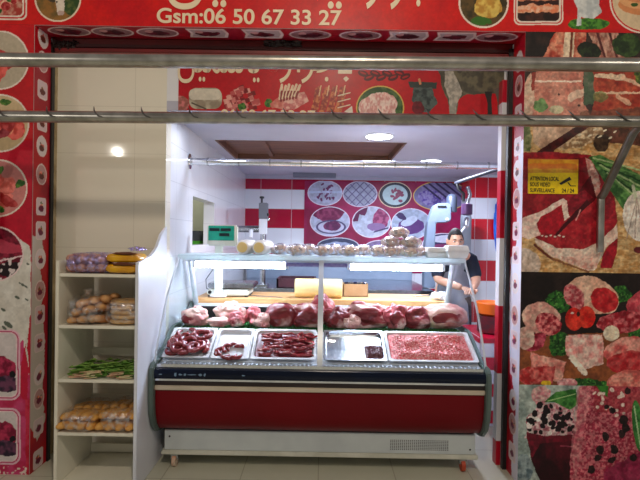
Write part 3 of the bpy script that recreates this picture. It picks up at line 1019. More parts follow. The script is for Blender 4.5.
zt = 3.4
sign = empty('shop_sign', (0, YF, 2.59))
tag(sign, 'large red shop sign above the shopfront with phone number', 'sign')
artplane('panel', (-2.2, YF - 0.003, 2.593), (4.3, 0, 0), (0, 0, 0.5), 1500, 175, px_art(fascia_art, RED), parent=sign)
bx('top_panel', mat('sign_red', (206, 20, 22), None, 3, 0.35), sign, -2.2, 2.1, YF - 0.006, YF + 0.003, 3.094, 3.45)
M_let = mat('cream_lettering', (240, 222, 190), (232, 212, 178), 5, 0.45)
ARAB = '\ufee6\ufef4\ufee4\ufeb3\ufe8e\ufef3 \ufe93\ufead\ufe8d\ufeb0\ufe9f'
p = at(157, 24.2, YF - 0.005)
lettering('lettering', 'Gsm:06 50 67 33 27', 0.118, (p.x, YF - 0.006, p.z + 0.008), M_let, sign, width=184 / 174, bold=0.0022)
p = at(168, 1, YF)
lettering('lettering', ARAB.split(' ')[0], 0.42, (p.x, YF - 0.006, p.z + 0.045), M_let, sign, width=1.00, bold=0.0)
p = at(352, 1, YF)
lettering('lettering', ARAB.split(' ')[1], 0.42, (p.x, YF - 0.006, p.z + 0.045), M_let, sign, width=0.44, bold=0.0)
# a hanging patch of dark rag and a clump of wires under the sign
for cx, w, lb in ((283, 0.10, 'dark crumpled rag stuck under the middle of the sign'), (66, 0.065, 'dark tangled wires in the top left shopfront corner')):
    bm = nb()
    p = at(cx, 44, 2.95)
    for k in range(5):
        lump(bm, (p.x + (k - 2) * w * 0.42, p.y, p.z + rnd.uniform(-0.012, 0.012)), (w * 0.33, 0.022, 0.022), k + cx, 0.5, 2.2, 3)
    tag(obj('rag' if cx > 100 else 'wire_tangle', bm, M_dark, smooth=True, origin=(p.x, p.y, p.z)), lb, 'rag' if cx > 100 else 'wires')


def banner_art(a):
    a.put(a.y > -500, a.mixc((196, 18, 30), (182, 12, 30), 26, 3))
    a.put(a.x < 176.6, (196, 176, 170))
    # wrapped cut, diced meat, chops, skewers
    a.ell(180, 104, 9, 8, a.mixc((206, 120, 120), (150, 90, 80), 3, 4), 0, 1, 3)
    a.rrect(189, 88, 222, 109, 8, a.mixc((196, 186, 166), (150, 136, 118), 8, 5)); a.rrect(189, 89, 221, 100, 5, (212, 204, 188)); a.line(192, 103, 206, 109, 0.8, (90, 80, 70))
    q = random.Random(4)
    for k in range(90):
        x0, y0 = 226 + q.random() * 32, 0
        top = 86 + abs(x0 - 243) * 0.75
        y0 = top + q.random() * (108 - top)
        col = q.choice([(150, 40, 44), (186, 84, 84), (120, 24, 30), (206, 120, 116), (226, 160, 150)])
        a.poly([(x0 - 2.8, y0 - 1.6), (x0 + 1.6, y0 - 2.9), (x0 + 2.9, y0 + 1.6), (x0 - 1.3, y0 + 2.9)], col, 0.7, k)
    a.ell(242, 107, 4, 4, a.mixc((30, 80, 30), (80, 130, 50), 2, 3), 0, 1.6, 3); a.ell(268, 103, 4, 4, a.mixc((30, 80, 30), (80, 130, 50), 2, 3), 0, 1.6, 5)
    a.poly([(270, 104), (280, 96), (286, 98), (284, 109), (272, 108)], a.mixc((206, 110, 100), (226, 160, 146), 4, 3), 1, 3)
    a.poly([(283, 104), (286, 96), (304, 92), (309, 101), (294, 110), (284, 110)], a.mixc((200, 110, 110), (232, 184, 170), 3, 4), 1, 4)
    for k in range(6):
        a.line(280 + k * 3, 99 - k * 0.6, 282 + k * 3.6, 85 + (k % 2), 1.3, (232, 206, 178), 0.5, k)
        a.line(281 + k * 3, 101 - k * 0.6, 282 + k * 3.2, 92, 1.1, (140, 50, 50), 0.5, k)
    for k in range(4):
        x0 = 316 + k * 8
        a.line(x0 - 2, 112, x0 + 3, 90, 3.3, a.mixc((140, 30, 26), (206, 120, 70), 2.6, k), 1.2, k)
        a.line(x0 + 3, 96, x0 + 5, 86, 0.5, (226, 190, 150))
    for k in range(3):
        a.line(338, 96 + k * 6, 350, 93 + k * 6, 0.5, (230, 214, 190))
    a.poly([(344, 112), (352, 106), (353, 114)], (226, 214, 200))
    a.rrect(338, 60, 352, 74, 0.5, (226, 210, 186))
    a.poly([(343, 79), (346, 76.5), (349, 79), (346, 82)], (230, 214, 190))
    for k in range(8):
        a.ell(363 + k * 6, 74 + (k % 2) * 4 - (1 if k > 5 else 0), 5.4, 3, (84, 14, 26), 20 * (-1) ** k); a.ell(363 + k * 6, 73.4 + (k % 2) * 4, 3.4, 1.0, (176, 24, 30), 20 * (-1) ** k)
    a.ell(380, 108, 24, 22, (214, 180, 90)); old = a.clip
    a.clip = a.ell(380, 108, 22.8, 20.8, a.mixc((40, 76, 36), (80, 110, 60), 4, 3))
    a.ell(378, 106, 20, 13, a.mixc((214, 150, 146), (240, 214, 206), 3, 4, sx=2), -10, 2, 3); a.clip = old
    # cast-iron mincer
    a.poly([(408, 82), (437, 83), (436, 89), (410, 88)], (52, 60, 58), 0.6, 2); a.line(419, 80, 420, 84, 1.2, (206, 140, 100))
    a.poly([(414, 88), (432, 88), (437, 104), (428, 114), (420, 112), (412, 100)], a.mixc((46, 56, 58), (84, 98, 96), 4, 3), 1.5, 3)
    a.ell(418, 108, 6, 7, a.mixc((120, 20, 40), (90, 16, 30), 3, 3), 0, 1.5, 3)
    # grey and white cow standing
    a.poly([(434, 60), (505, 60), (505, 88), (498, 94), (466, 95), (458, 100), (456, 118), (450, 118), (447, 100), (442, 90), (440, 76)], a.mixc((110, 104, 84), (76, 72, 62), 5, 4), 1.2, 3)
    a.poly([(445, 70), (452, 70), (462, 92), (457, 104), (455, 120), (449, 120), (449, 100), (444, 86)], a.mixc((190, 182, 170), (150, 146, 138), 3, 4), 1, 5)
    a.put(a.clip & (a.x > 440) & (a.y < 72) & (a.x < 478), (140, 128, 96), 0.35)
    a.poly([(484, 92), (492, 92), (491, 102), (492, 120), (487, 120), (487, 104)], (50, 46, 46), 0.8, 3)
    a.poly([(494, 90), (502, 86), (501, 104), (504, 120), (498, 120), (497, 104)], (96, 90, 84), 0.8, 4)


ban = empty('shop_banner', (0, YW - 0.02, ZC))
tag(ban, 'inner red banner above the niche with cow, mincer and meat pictures', 'sign')
artplane('panel', (-0.925, YW - 0.006, ZC), (2.06, 0, 0), (0, 0, 0.33), 1000, 160, px_art(banner_art, RED), parent=ban)
p = at(178, 86, YW)
lettering('lettering', ARAB.split(' ')[0], 0.30, (p.x, YW - 0.009, p.z + 0.085), M_let, ban, width=0.52, bold=0.0)
p = at(267, 86, YW)
lettering('lettering', ARAB.split(' ')[1], 0.30, (p.x, YW - 0.009, p.z + 0.085), M_let, ban, width=0.44, bold=0.0)
p = at(221, 122, YW)
lettering('lettering', '06 50 67 33 27', 0.085, (p.x, YW - 0.009, p.z + 0.018), M_let, ban, width=0.60, bold=0.002)

# striped red and white strip on the wall end beside the right jamb
bm = nb()
box(bm, XR - 0.044, XR - 0.001, 3.0, 3.06, 0, ZC + 0.2)
st = obj('striped_sticker', bm, tilemat('big_red_white_print', (226, 224, 232), (190, 18, 44), 5.0, 0.42, 'X', 0.15, (200, 190, 196), 0.3, banded=True, gw=0.001), origin=(1.13, 3.05, 0))
tag(st, 'red and white blocked strip behind the right black shutter guide', 'sticker')

# yellow camera warning
wp = empty('warning_sign', tuple(at(552, 175, YF - 0.008)))
tag(wp, 'yellow video surveillance warning sticker on the steak poster', 'sign')
a0, a1 = at(527, 159, YF), at(576.5, 194.5, YF)
yy = YF - 0.006


def warn_art(a):
    a.put(a.y > 0, (250, 214, 20))
    a.put(a.y < 173, a.mixc((216, 140, 40), (226, 170, 50), 5, 3))
    a.line(528.5, 166, 575, 167, 2.6, (206, 90, 50), 1.5, 4, 0.45)
    for e in ((527, 194.4, 577, 194.4), (527, 159.2, 577, 160), (527.2, 158, 527.2, 196)):
        a.line(*e, 0.5, (206, 120, 60))


artplane('panel', (a0.x, yy, a1.z), (a1.x - a0.x, 0, 0), (0, 0, a0.z - a1.z), 150, 110, px_art(warn_art, (232, 196, 20)), th=0.002, parent=wp)
M_ink = mat('black_ink', (16, 14, 10), None, 3, 0.5)
for tx, x, y, w in (('ATTENTION LOCAL', 529, 179.6, 0.165), ('SOUS VIDEO', 529, 185.4, 0.115), ('SURVEILLANCE', 529, 191.2, 0.140), ('24 / 24', 560.5, 191.6, 0.070)):
    q = at(x, y, YF)
    lettering('lettering', tx, 0.032, (q.x, yy - 0.0015, q.z - 0.006), M_ink, wp, width=w, bold=0.0004, depth=0.0004)
bm = nb()
q = at(564, 180.5, YF)
vs = [(q.x - 0.034, q.z - 0.018), (q.x - 0.026, q.z - 0.028), (q.x + 0.034, q.z + 0.004), (q.x + 0.024, q.z + 0.020)]
prism(bm, vs, yy - 0.002, yy - 0.0008, 'Y')
prism(bm, [(q.x + 0.012, q.z - 0.012), (q.x + 0.018, q.z - 0.012), (q.x + 0.032, q.z - 0.030), (q.x + 0.060, q.z - 0.030), (q.x + 0.060, q.z - 0.034), (q.x + 0.028, q.z - 0.034)], yy - 0.002, yy - 0.0008, 'Y')
obj('camera_symbol', bm, M_ink, wp)


# oval pictures poster on the back wall of the niche
def oval_art(a):
    a.put(a.y > 0, a.mixc((158, 26, 84), (132, 16, 62), 20, 3))
    a.put(a.y < 181, (110, 18, 44))
    q = random.Random(3)

    def ov(cx, cy, rx, ry, ring, bg, sd):
        a.ell(cx, cy, rx, ry, ring)
        m = a.ell(cx, cy, rx - 0.8, ry - 0.8, a.mixc(bg, tuple(v * 0.88 for v in bg), 3, sd))
        a.clip = m
        return m
    al = np.ones(len(a.x), bool)
    w = (226, 220, 236)
    ov(325, 193, 17.5, 12.7, w, (186, 190, 216), 1)
    for k in range(22):
        a.ell(318 + q.random() * 16, 184 + q.random() * 16, 1.8, 1, (110, 50, 96), q.random() * 180, 0.8, k)
    a.put((np.abs(a.y - 192) < 1.2), (196, 210, 236), 0.8); a.clip = al
    ov(360, 194, 17.3, 13, w, (176, 180, 206), 2)
    for k in range(-4, 5):
        a.line(360 + k * 8 - 14, 180, 360 + k * 8 + 14, 208, 0.5, (110, 104, 140)); a.line(360 + k * 8 + 14, 180, 360 + k * 8 - 14, 208, 0.5, (110, 104, 140))
    a.clip = al
    ov(395, 195, 16.5, 13, (226, 200, 170), (40, 44, 60), 3); a.ell(395, 195, 12.5, 10, (176, 200, 206))
    for k in range(14):
        a.ell(395 + (q.random() - 0.3) * 10, 189 + q.random() * 12, 2.4, 1.4, (130, 40, 80), q.random() * 180, 0.8, k)
    a.clip = al
    ov(441, 196, 28, 15, (226, 190, 90), (130, 124, 170), 4)
    a.ell(432, 198, 14, 8, a.mixc((90, 70, 150), (150, 140, 190), 2, 3), 10, 1, 3)
    for k in range(6):
        a.line(420 + k * 8, 183, 440 + k * 8, 199, 0.9, (54, 44, 84))
    a.clip = al
    ov(330, 221.5, 20, 15, w, (190, 196, 222), 5)
    a.ell(329, 213, 15, 8, a.mixc((110, 24, 70), (150, 60, 100), 3, 3), 0, 2.4, 3); a.ell(331, 227, 15, 7, (80, 70, 110)); a.ell(331, 227, 13, 5.6, (190, 190, 214)); a.ell(332, 226, 9, 5, a.mixc((90, 30, 76), (120, 50, 96), 3, 3), 0, 1, 3); a.clip = al
    ov(371.5, 222, 19.5, 15.8, w, (196, 204, 226), 6)
    a.poly([(352, 222), (356, 212), (368, 206), (365, 216), (360, 214), (358, 222)], (96, 20, 70), 1, 4)
    a.ell(381, 219, 8, 12, a.mixc((130, 40, 90), (180, 90, 130), 3, 3), 20, 1.4, 3); a.ell(376, 227, 9, 4, (140, 110, 156), 0, 1, 4); a.line(374, 232, 388, 228, 0.7, (70, 60, 100)); a.clip = al
    ov(411, 224, 20, 15.6, w, (176, 190, 216), 7)
    a.ell(411, 226, 13, 8, (96, 60, 120), 0, 1, 5); a.ell(409, 221, 9, 4, (190, 200, 222), -20, 1, 4); a.ell(401, 216, 6, 3, (60, 40, 90), 30, 1, 4); a.clip = al
    ov(338, 246, 21, 8.5, (200, 206, 220), (60, 66, 96), 8); a.ell(338, 247, 17, 5, (150, 160, 190), 0, 1, 3); a.clip = al
    ov(380, 251, 18, 11, w, (130, 110, 150), 9); a.clip = al
    ov(444, 244, 22, 11, w, (60, 56, 96), 9); a.ell(446, 239, 16, 4, (206, 210, 230), 0, 1, 3); a.ell(444, 247, 12, 3, (130, 60, 100), 0, 1, 3); a.clip = al


o = artplane('oval_picture_poster', (-0.235, YB - 0.008, 0.95), (2.06, 0, 0), (0, 0, 1.175), 640, 360, px_art(oval_art, (170, 24, 70)))
tag(o, 'magenta poster with oval pictures on the niche back wall', 'poster')


# ------------------------------------------------------------ downlights and small ceiling fittings
for x, y, lb in ((0.43, 3.74, 'round white ceiling downlight, nearer and left one'), (1.09, 4.90, 'round white ceiling downlight, farther and right one')):
    d = empty('ceiling_light', (x, y, ZC))
    tag(d, lb, 'light', 'round downlights in the niche ceiling')
    bm = nb(); lathe(bm, [(0.114, 0), (0.114, -0.006), (0.104, -0.011), (0.1, -0.006)], (x, y, ZC)); obj('rim', bm, M_white, d, smooth=True)
    bm = nb(); lathe(bm, [(0.1, -0.008), (0.098, -0.012), (0.001, -0.0125)], (x, y, ZC)); obj('diffuser', bm, M_disc, d)
g = bx('ceiling_vent', mat('vent_grey', (130, 134, 150), None, 4, 0.5), None, -0.37, 0.16, 5.95, 6.05, ZC - 0.055, ZC, 0.004)
tag(g, 'thin grey strip fitting at the back edge of the niche ceiling', 'vent')


# ------------------------------------------------------------ the rails
def rail(name, y, z, r, x0, x1, m, tilt=0.0):
    bm = nb()
    n = 24
    tube(bm, [(x0 + (x1 - x0) * k / n, y, z + tilt * (x0 + (x1 - x0) * k / n)) for k in range(n + 1)], r, 24)
    return bm


ra = empty('steel_rail', (0, 2.12, 2.18))
tag(ra, 'thick upper steel pipe crossing in front of the shopfront', 'rail', 'long steel rails across the shopfront')
obj('pipe', rail('pipe', 2.12, 2.165, 0.030, -2.9, 2.9, M_pipe, 0.006), M_pipe, ra, smooth=True)
for x in (-2.8, 2.8):
    bm = nb(); tube(bm, [(x, 2.12, 2.18), (x, YF, 2.18)], 0.02); obj('bracket', bm, M_pipedk, ra, smooth=True)

rb = empty('hook_rail', (0, 2.41, 1.99))
tag(rb, 'lower steel pipe with a row of small wire hooks', 'rail', 'long steel rails across the shopfront')
obj('pipe', rail('pipe', 2.41, 1.988, 0.029, -2.6, 2.6, M_pipe, 0.0065), M_pipe, rb, smooth=True)
k = -1.83
while k < 1.8:
    bm = nb()
    y0, z0 = 2.41, 1.988 + 0.0065 * k
    tube(bm, [(k - 0.026, y0 - 0.002, z0 + 0.052), (k - 0.016, y0 - 0.02, z0 + 0.03), (k - 0.004, y0 - 0.031, z0 + 0.012),
              (k + 0.012, y0 - 0.034, z0 - 0.002), (k + 0.032, y0 - 0.033, z0 - 0.006)], [0.0015, 0.004, 0.0045, 0.004, 0.0025], 8)
    obj('hook', bm, M_pipedk, rb, smooth=True)
    k += 0.236
for xb in (1.575, -1.86):
    bm = nb()
    tube(bm, [(xb, 2.41, 1.985), (xb, 2.47, 1.955), (xb, 2.715, 1.67), (xb, 2.745, 1.645)], 0.021, 16)
    obj('bracket_arm', bm, M_pipedk, rb, smooth=True)
    bm = nb()
    tube(bm, [(xb, 2.742, 1.66), (xb, 2.742, 1.34)], 0.020, 16)
    obj('wall_tube', bm, M_pipe, rb, smooth=True)

rc = empty('inner_rail', (0, 3.6, 1.948))
tag(rc, 'bright steel rail with rings crossing the niche below the ceiling', 'rail')
bm = nb(); tube(bm, [(XN + 0.004, 3.6, 1.948), (2.59, 3.6, 1.948)], 0.025, 20); obj('pipe', bm, M_chrome, rc, smooth=True)
bm = nb(); lathe(bm, [(0.058, 0), (0.058, 0.008), (0.030, 0.012), (0.028, 0.03), (0.001, 0.031)], (XN, 3.6, 1.948), 'X'); obj('flange', bm, M_chrome, rc, smooth=True)
x = -0.86
while x < 1.3:
    bm = nb(); lathe(bm, [(0.0255, -0.006), (0.0295, -0.005), (0.0295, 0.005), (0.0255, 0.006)], (x, 3.6, 1.948), 'X'); obj('ring', bm, M_steel, rc, smooth=True)
    x += 0.232
bm = nb(); tube(bm, [(1.36, 3.6, 1.948), (1.36, 4.95, 1.975)], 0.017, 12); obj('cross_bar', bm, mat('dark_painted_bar', (38, 40, 52), None, 5, 0.5), rc, smooth=True, label='dark steel bar running back from the rail')

# fittings hanging from the far end of that bar
hf = empty('hanging_weigher', (1.40, 4.9, 1.95))
tag(hf, 'dark and chrome weighing fitting hanging from the end of the cross bar', 'scale')
bm = nb(); tube(bm, [(1.36, 4.9, 1.96), (1.37, 4.88, 1.90), (1.42, 4.88, 1.86), (1.42, 4.88, 1.78)], 0.016, 10); obj('hook', bm, M_black, hf, smooth=True)
bm = nb(); tube(bm, [(1.46, 4.88, 1.93), (1.48, 4.86, 1.85), (1.455, 4.86, 1.76)], 0.02, 10); obj('arm', bm, M_steel, hf, smooth=True)
bm = nb(); lathe(bm, [(0.03, 0), (0.055, 0.01), (0.055, 0.11), (0.03, 0.12)], (1.45, 4.86, 1.64)); obj('body', bm, mat('plum_metal', (90, 60, 96), None, 5, 0.3, 0.4), hf, smooth=True)
bm = nb(); lathe(bm, [(0.012, -0.1), (0.026, -0.09), (0.026, -0.02), (0.012, 0)], (1.45, 4.86, 1.62)); obj('valve', bm, M_chrome, hf, smooth=True)
bm = nb(); tube(bm, [(1.44, 4.86, 1.53), (1.40, 4.87, 1.47), (1.39, 4.88, 1.41)], 0.01, 8); obj('hose', bm, M_white, hf, smooth=True)

# blue towel on the right side of the back wall
bm = nb(); lump(bm, (2.115, 5.86, 1.58), (0.035, 0.022, 0.27), 5, 0.3, 2.2, 3)
tag(obj('blue_cloth', bm, mat('blue_fabric', (30, 110, 214), (20, 84, 180), 9, 0.7), smooth=True, origin=(2.115, 5.88, 1.4)), 'blue cloth hanging on the tiles at the right edge of the niche', 'cloth')

# ------------------------------------------------------------ open shelf unit on the left
su = empty('shelf_unit', (-1.19, 2.8, 0))
tag(su, 'white open shelf unit filled with bagged bread left of the case', 'shelf')
sx0, sx1, sy0, sy1 = -1.440, -0.990, 2.61, 3.02
bx('side_panel', M_cream, su, sx0, sx0 + 0.018, sy0, sy1, 0, 1.25, 0.002)
bm = nb()
prism(bm, [(sy0, 0), (sy1 + 0.06, 0), (sy1 + 0.06, 1.45), (2.98, 1.40), (2.90, 1.32), (2.80, 1.275), (sy0, 1.245)], sx1 - 0.018, sx1)
obj('side_panel', bm, mat('white_board', (226, 230, 240), (216, 220, 232), 3, 0.35), su, bevel=0.002)
SZ = (1.181, 0.900, 0.606, 0.316)
for z in SZ:
    bx('shelf', M_cream, su, sx0 + 0.018, sx1 - 0.018, sy0 + 0.004, sy1, z - 0.018, z, 0.0015)
bx('bottom_board', M_cream, su, sx0 + 0.018, sx1 - 0.018, sy0 + 0.02, sy1, 0.012, 0.03, 0.002)
for z in (0.04, 0.35, 0.64):
    bx('back_rail', M_cream, su, sx0 + 0.018, sx1 - 0.018, sy1 - 0.02, sy1 - 0.004, z, z + 0.05, 0.002)


def bread_mesh(name, L, r, m, seed, ends=0.35):
    bm = nb()
    n = 12
    g = bmesh.ops.create_icosphere(bm, subdivisions=3, radius=1)
    for v in bm.verts:
        d = v.co.copy()
        k = 1 + 0.10 * mnoise.noise(d * 2 + Vector((seed, seed, 0)))
        sx = math.copysign(abs(d.x) ** 0.75, d.x)
        v.co = Vector((sx * L / 2, d.y * r * k, (d.z + 0.06 * math.sin(d.x * 9)) * r * k * 0.85))
    me = bpy.data.meshes.new(name)
    bm.to_mesh(me)
    bm.free()
    for p in me.polygons:
        p.use_smooth = True
    me.materials.append(m)
    return me


ROLL = [bread_mesh('roll', 0.15, 0.027, M_breadg, s) for s in (1, 2, 3)]
BUN = [bread_mesh('bun', 0.13, 0.026, M_bread, s) for s in (4, 5, 6)]


def put(name, me, loc, rot, label, cat, group):
    o = bpy.data.objects.new(name, me)
    o.location = loc
    o.rotation_euler = rot
    C.objects.link(o)
    return tag(o, label, cat, group)


def bag(name, c, r, label, seed, m=M_film, knot=None):
    bm = nb()
    g = bmesh.ops.create_icosphere(bm, subdivisions=4, radius=1)
    off = Vector((seed * 3.3, seed, 0))
    for v in bm.verts:
        d = v.co.copy()
        q = Vector([math.copysign(abs(t) ** 0.55, t) for t in d])
        k = 1 + 0.05 * mnoise.noise(d * 5 + off)
        v.co = Vector((c[0] + q.x * r[0] * k, c[1] + q.y * r[1] * k, max(c[2] - r[2] + 0.0015, c[2] + q.z * r[2] * k)))
    o = obj(name, bm, m, smooth='all', origin=(c[0], c[1], c[2] - r[2]))
    tag(o, label, 'bag', 'plastic bags of bread on the shelf unit')
    return o


# bottom filled shelf: two bags of golden rolls
for bi, (cx, n, lb) in enumerate(((-1.315, 4, 'golden bread roll in the left bag on the lowest filled shelf'), (-1.11, 4, 'golden bread roll in the right bag on the lowest filled shelf'))):
    for lay in range(2):
        for i in range(n - 0):
            for j in range(2 if lay == 0 else 2):
                x = cx + (i - 1.5) * 0.047 + (0.012 if lay else 0)
                put('bread_roll', ROLL[(i + j + lay) % 3], (x, 2.665 + j * 0.14 + lay * 0.02, SZ[3] + 0.028 + lay * 0.043 + (0.012 * bi * lay)), (0.05 * i, 0.06, R(68 + 9 * (i - 1)) + bi * 0.15), lb, 'bread', 'bagged rolls lowest shelf')
bag('bread_bag', (-1.31, 2.735, SZ[3] + 0.062), (0.100, 0.155, 0.060), 'clear bag of golden rolls, left one on the lowest filled shelf', 2)
bag('bread_bag', (-1.105, 2.74, SZ[3] + 0.068), (0.102, 0.155, 0.066), 'clear bag of golden rolls, right one on the lowest filled shelf', 3)
# second shelf: buns left, flatbreads right
for lay in range(3):
    for i in range(4):
        for j in range(2):
            put('bun', BUN[(i + j + lay) % 3], (-1.345 + i * 0.045 + 0.01 * lay, 2.67 + j * 0.12, SZ[1] + 0.028 + lay * 0.042 + 0.008 * i * (lay > 0)), (0.1, 0.1 * (i - 1), R(60 + 20 * ((i + lay) % 3))), 'brown bun in the bulging bag on the second shelf', 'bread', 'bagged buns second shelf')
bag('bread_bag', (-1.285, 2.725, SZ[1] + 0.085), (0.105, 0.14, 0.083), 'bulging clear bag of brown buns on the second shelf', 5)
bm = nb(); lathe(bm, [(0.006, 0), (0.012, 0.012), (0.03, 0.035), (0.022, 0.045)], (-1.30, 2.68, SZ[1] + 0.15), 'Z', 10)
tag(obj('bag_knot', bm, M_film, smooth=True, origin=(-1.30, 2.68, SZ[1] + 0.165)), 'twisted clear neck on top of the bulging bun bag', 'bag')
bmf = nb(); lathe(bmf, [(0.03, 0), (0.082, 0.003), (0.088, 0.013), (0.082, 0.023), (0.03, 0.027)], (0, 0, 0), 'Z', 24)
fm = bpy.data.meshes.new('flatbread'); bmf.to_mesh(fm); bmf.free(); fm.materials.append(M_flat)
for p in fm.polygons:
    p.use_smooth = True
for i in range(5):
    put('flatbread', fm, (-1.088 + 0.004 * (i % 2), 2.70, SZ[1] + 0.003 + i * 0.0265), (0.02 * (i % 3 - 1), 0.03 * (i % 2), i), 'round flatbread stacked in the right bag on the second shelf', 'bread', 'stack of flatbreads')
bag('bread_bag', (-1.092, 2.70, SZ[1] + 0.072), (0.096, 0.10, 0.070), 'clear bag around the stack of flatbreads on the second shelf', 7)
# top shelf: pastries left, yellow packets right
PAST = [bread_mesh('pastry', 0.10, 0.030, mat('pink_pastry', (206, 160, 140), (170, 104, 90), 16, 0.6), s) for s in (7, 8)]
for lay in range(2):
    for i in range(4):
        for j in range(2):
            put('pastry', PAST[(i + lay) % 2], (-1.365 + i * 0.052, 2.66 + j * 0.1, SZ[0] + 0.030 + lay * 0.050), (0, 0, R(75 + 8 * i)), 'pale pastry in the pinkish bag on the top shelf', 'bread', 'bagged pastries top shelf')
M_pfilm = film('purple_tinted_film', (210, 196, 255), 0.42)
bag('pastry_bag', (-1.275, 2.715, SZ[0] + 0.058), (0.125, 0.125, 0.056), 'lilac-tinted clear bag of pastries on the top shelf', 9, M_pfilm)
M_ypack = mat('yellow_wrapper', (232, 178, 10), (206, 140, 8), 9, 0.25, bump=0.3, coat=0.4)
M_bpack = mat('brown_biscuit', (120, 62, 30), (90, 44, 22), 12, 0.5)
for i, (z, lb) in enumerate(((0.0, 'lower yellow snack packet at the right of the top shelf'), (0.058, 'upper yellow snack packet at the right of the top shelf'))):
    pk = empty('snack_packet', (-1.09, 2.70, SZ[0] + z), (0, 0, 0.08 * i))
    tag(pk, lb, 'packet', 'yellow packets on the top shelf')
    bm = nb()
    for v in bmesh.ops.create_icosphere(bm, subdivisions=4, radius=1)['verts']:
        q = Vector([math.copysign(abs(t) ** 0.5, t) for t in v.co])
        v.co = Vector((q.x * 0.095, q.y * 0.10, 0.030 + q.z * 0.027 * (1 - 0.5 * abs(q.x) ** 6)))
    obj('wrapper', bm, M_ypack, pk, smooth='all', local=True)
    bm = nb(); lump(bm, (0.02, -0.098, 0.055), (0.062, 0.012, 0.008), 4 + i, 0.2, 2, 3); obj('contents', bm, M_bpack, pk, smooth='all', local=True)
bm = nb()
lump(bm, (-1.03, 2.70, SZ[0] + 0.135), (0.035, 0.05, 0.012), 3, 0.6, 3, 3)
tag(obj('crumpled_film', bm, M_pfilm, smooth='all', origin=(-1.03, 2.70, SZ[0] + 0.118)), 'crumpled clear wrap on top of the yellow packets', 'wrap')
# third shelf: two bundles of leaves
for cx, w, sd, lb in ((-1.28, 0.12, 3, 'left bundle of green leafy vegetables on the third shelf'), (-1.085, 0.092, 8, 'right bundle of green leafy vegetables on the third shelf')):
    q = random.Random(sd)
    v = empty('leafy_bundle', (cx, 2.74, SZ[2]))
    tag(v, lb, 'vegetables', 'leafy bundles on the third shelf')
    bm = nb()
    for k in range(90):
        x0, y0, z0 = cx + q.uniform(-w, w) * 0.85, 2.74 + q.uniform(-0.12, 0.12), SZ[2] + q.uniform(0.004, 0.062) * (1 - 0.5 * abs(q.random()))
        an = q.uniform(-0.5, 0.5)
        L, ww = q.uniform(0.05, 0.10), q.uniform(0.010, 0.018)
        dx, dy = math.cos(an) * L / 2, math.sin(an) * L / 2
        vs = [bm.verts.new(c) for c in ((max(cx - w, x0 - dx), y0 - dy, z0), (x0, y0 - ww, z0 + 0.010), (min(cx + w, x0 + dx), y0 + dy, z0 + q.uniform(0, 0.008)), (x0, y0 + ww, z0 + 0.012), (x0, y0, z0 - 0.002))]
        bm.faces.new((vs[0], vs[1], vs[4])); bm.faces.new((vs[1], vs[2], vs[4])); bm.faces.new((vs[2], vs[3], vs[4])); bm.faces.new((vs[3], vs[0], vs[4])); bm.faces.new((vs[0], vs[3], vs[2], vs[1]))
    obj('leaves', bm, M_leaf, v)
    bm = nb()
    for k in range(22):
        x0, y0 = cx + q.uniform(-w, w) * 0.5, 2.62 + q.uniform(-0.02, 0.05)
        z0 = SZ[2] + q.uniform(0.006, 0.035)
        tube(bm, [(x0 - 0.04, y0, z0), (x0 + 0.03, y0 + 0.01, z0 + 0.006)], 0.003, 6)
    obj('stems', bm, mat('pink_stems', (196, 130, 110), (206, 196, 150), 20, 0.5), v)

# ------------------------------------------------------------ refrigerated display case
dc = empty('display_case', (0, 3.3, 0))
tag(dc, 'red and white refrigerated meat display case with sloping glass front', 'display case')
bm = nb()
red_line = [(2.925, 0.225), (2.875, 0.245), (2.835, 0.290), (2.812, 0.350), (2.80, 0.42), (2.80, 0.498)]
prism(bm, [(3.0, 0.225)] + red_line + [(3.0, 0.498)], -0.955, 0.955)
obj('front_panel', bm, M_red, dc, smooth=True, label='dark red curved front panel')
bx('insulated_body', M_base, dc, -0.95, 0.95, 3.0, 3.9, 0.225, 0.60)
bx('kick_panel', mat('grey_white_metal', (204, 212, 214), (192, 200, 204), 6, 0.45), dc, -0.93, 0.94, 2.90, 3.6, 0.106, 0.2249, 0.002)
bx('base_rail', M_base, dc, -0.945, 0.955, 2.885, 3.62, 0.080, 0.105, 0.004)
bm = nb()
for i in range(30):
    for j in range(7):
        x, z = 0.43 + i * 0.0118, 0.128 + j * 0.0092
        box(bm, x, x + 0.006, 2.8985, 2.9005, z, z + 0.004)
obj('vent_slots', bm, M_dark, dc)
bm = nb(); lathe(bm, [(0.006, 0), (0.004, -0.003), (0.001, -0.0035)], (-0.90, 2.90, 0.185), 'Y', 12); lathe(bm, [(0.006, 0), (0.004, -0.003), (0.001, -0.0035)], (0.91, 2.90, 0.135), 'Y', 12); obj('screws', bm, M_dark, dc)
bx('lower_trim', mat('beige_strip', (206, 192, 172), (190, 176, 156), 4, 0.4), dc, -0.957, 0.957, 2.788, 2.90, 0.499, 0.526, 0.003)
bx('dark_trim', M_dark, dc, -0.957, 0.957, 2.795, 2.90, 0.526, 0.554)
bx('chrome_strip', M_chrome, dc, -0.957, 0.957, 2.786, 2.90, 0.554, 0.567, 0.002)
bm = nb()
prism(bm, [(2.90, 0.567), (2.784, 0.567), (2.776, 0.58), (2.776, 0.605), (2.784, 0.622), (2.81, 0.628), (2.90, 0.628)], -0.957, 0.957)
obj('bumper', bm, M_navy, dc, smooth=True, label='glossy navy blue bumper band')
cap_line = [(2.90, 0.664), (2.80, 0.655), (2.768, 0.625), (2.760, 0.54), (2.762, 0.45), (2.775, 0.36), (2.81, 0.28), (2.86, 0.232), (2.93, 0.212), (3.88, 0.212), (3.88, 0.90), (3.62, 0.90), (3.55, 0.80), (3.17, 0.80)]
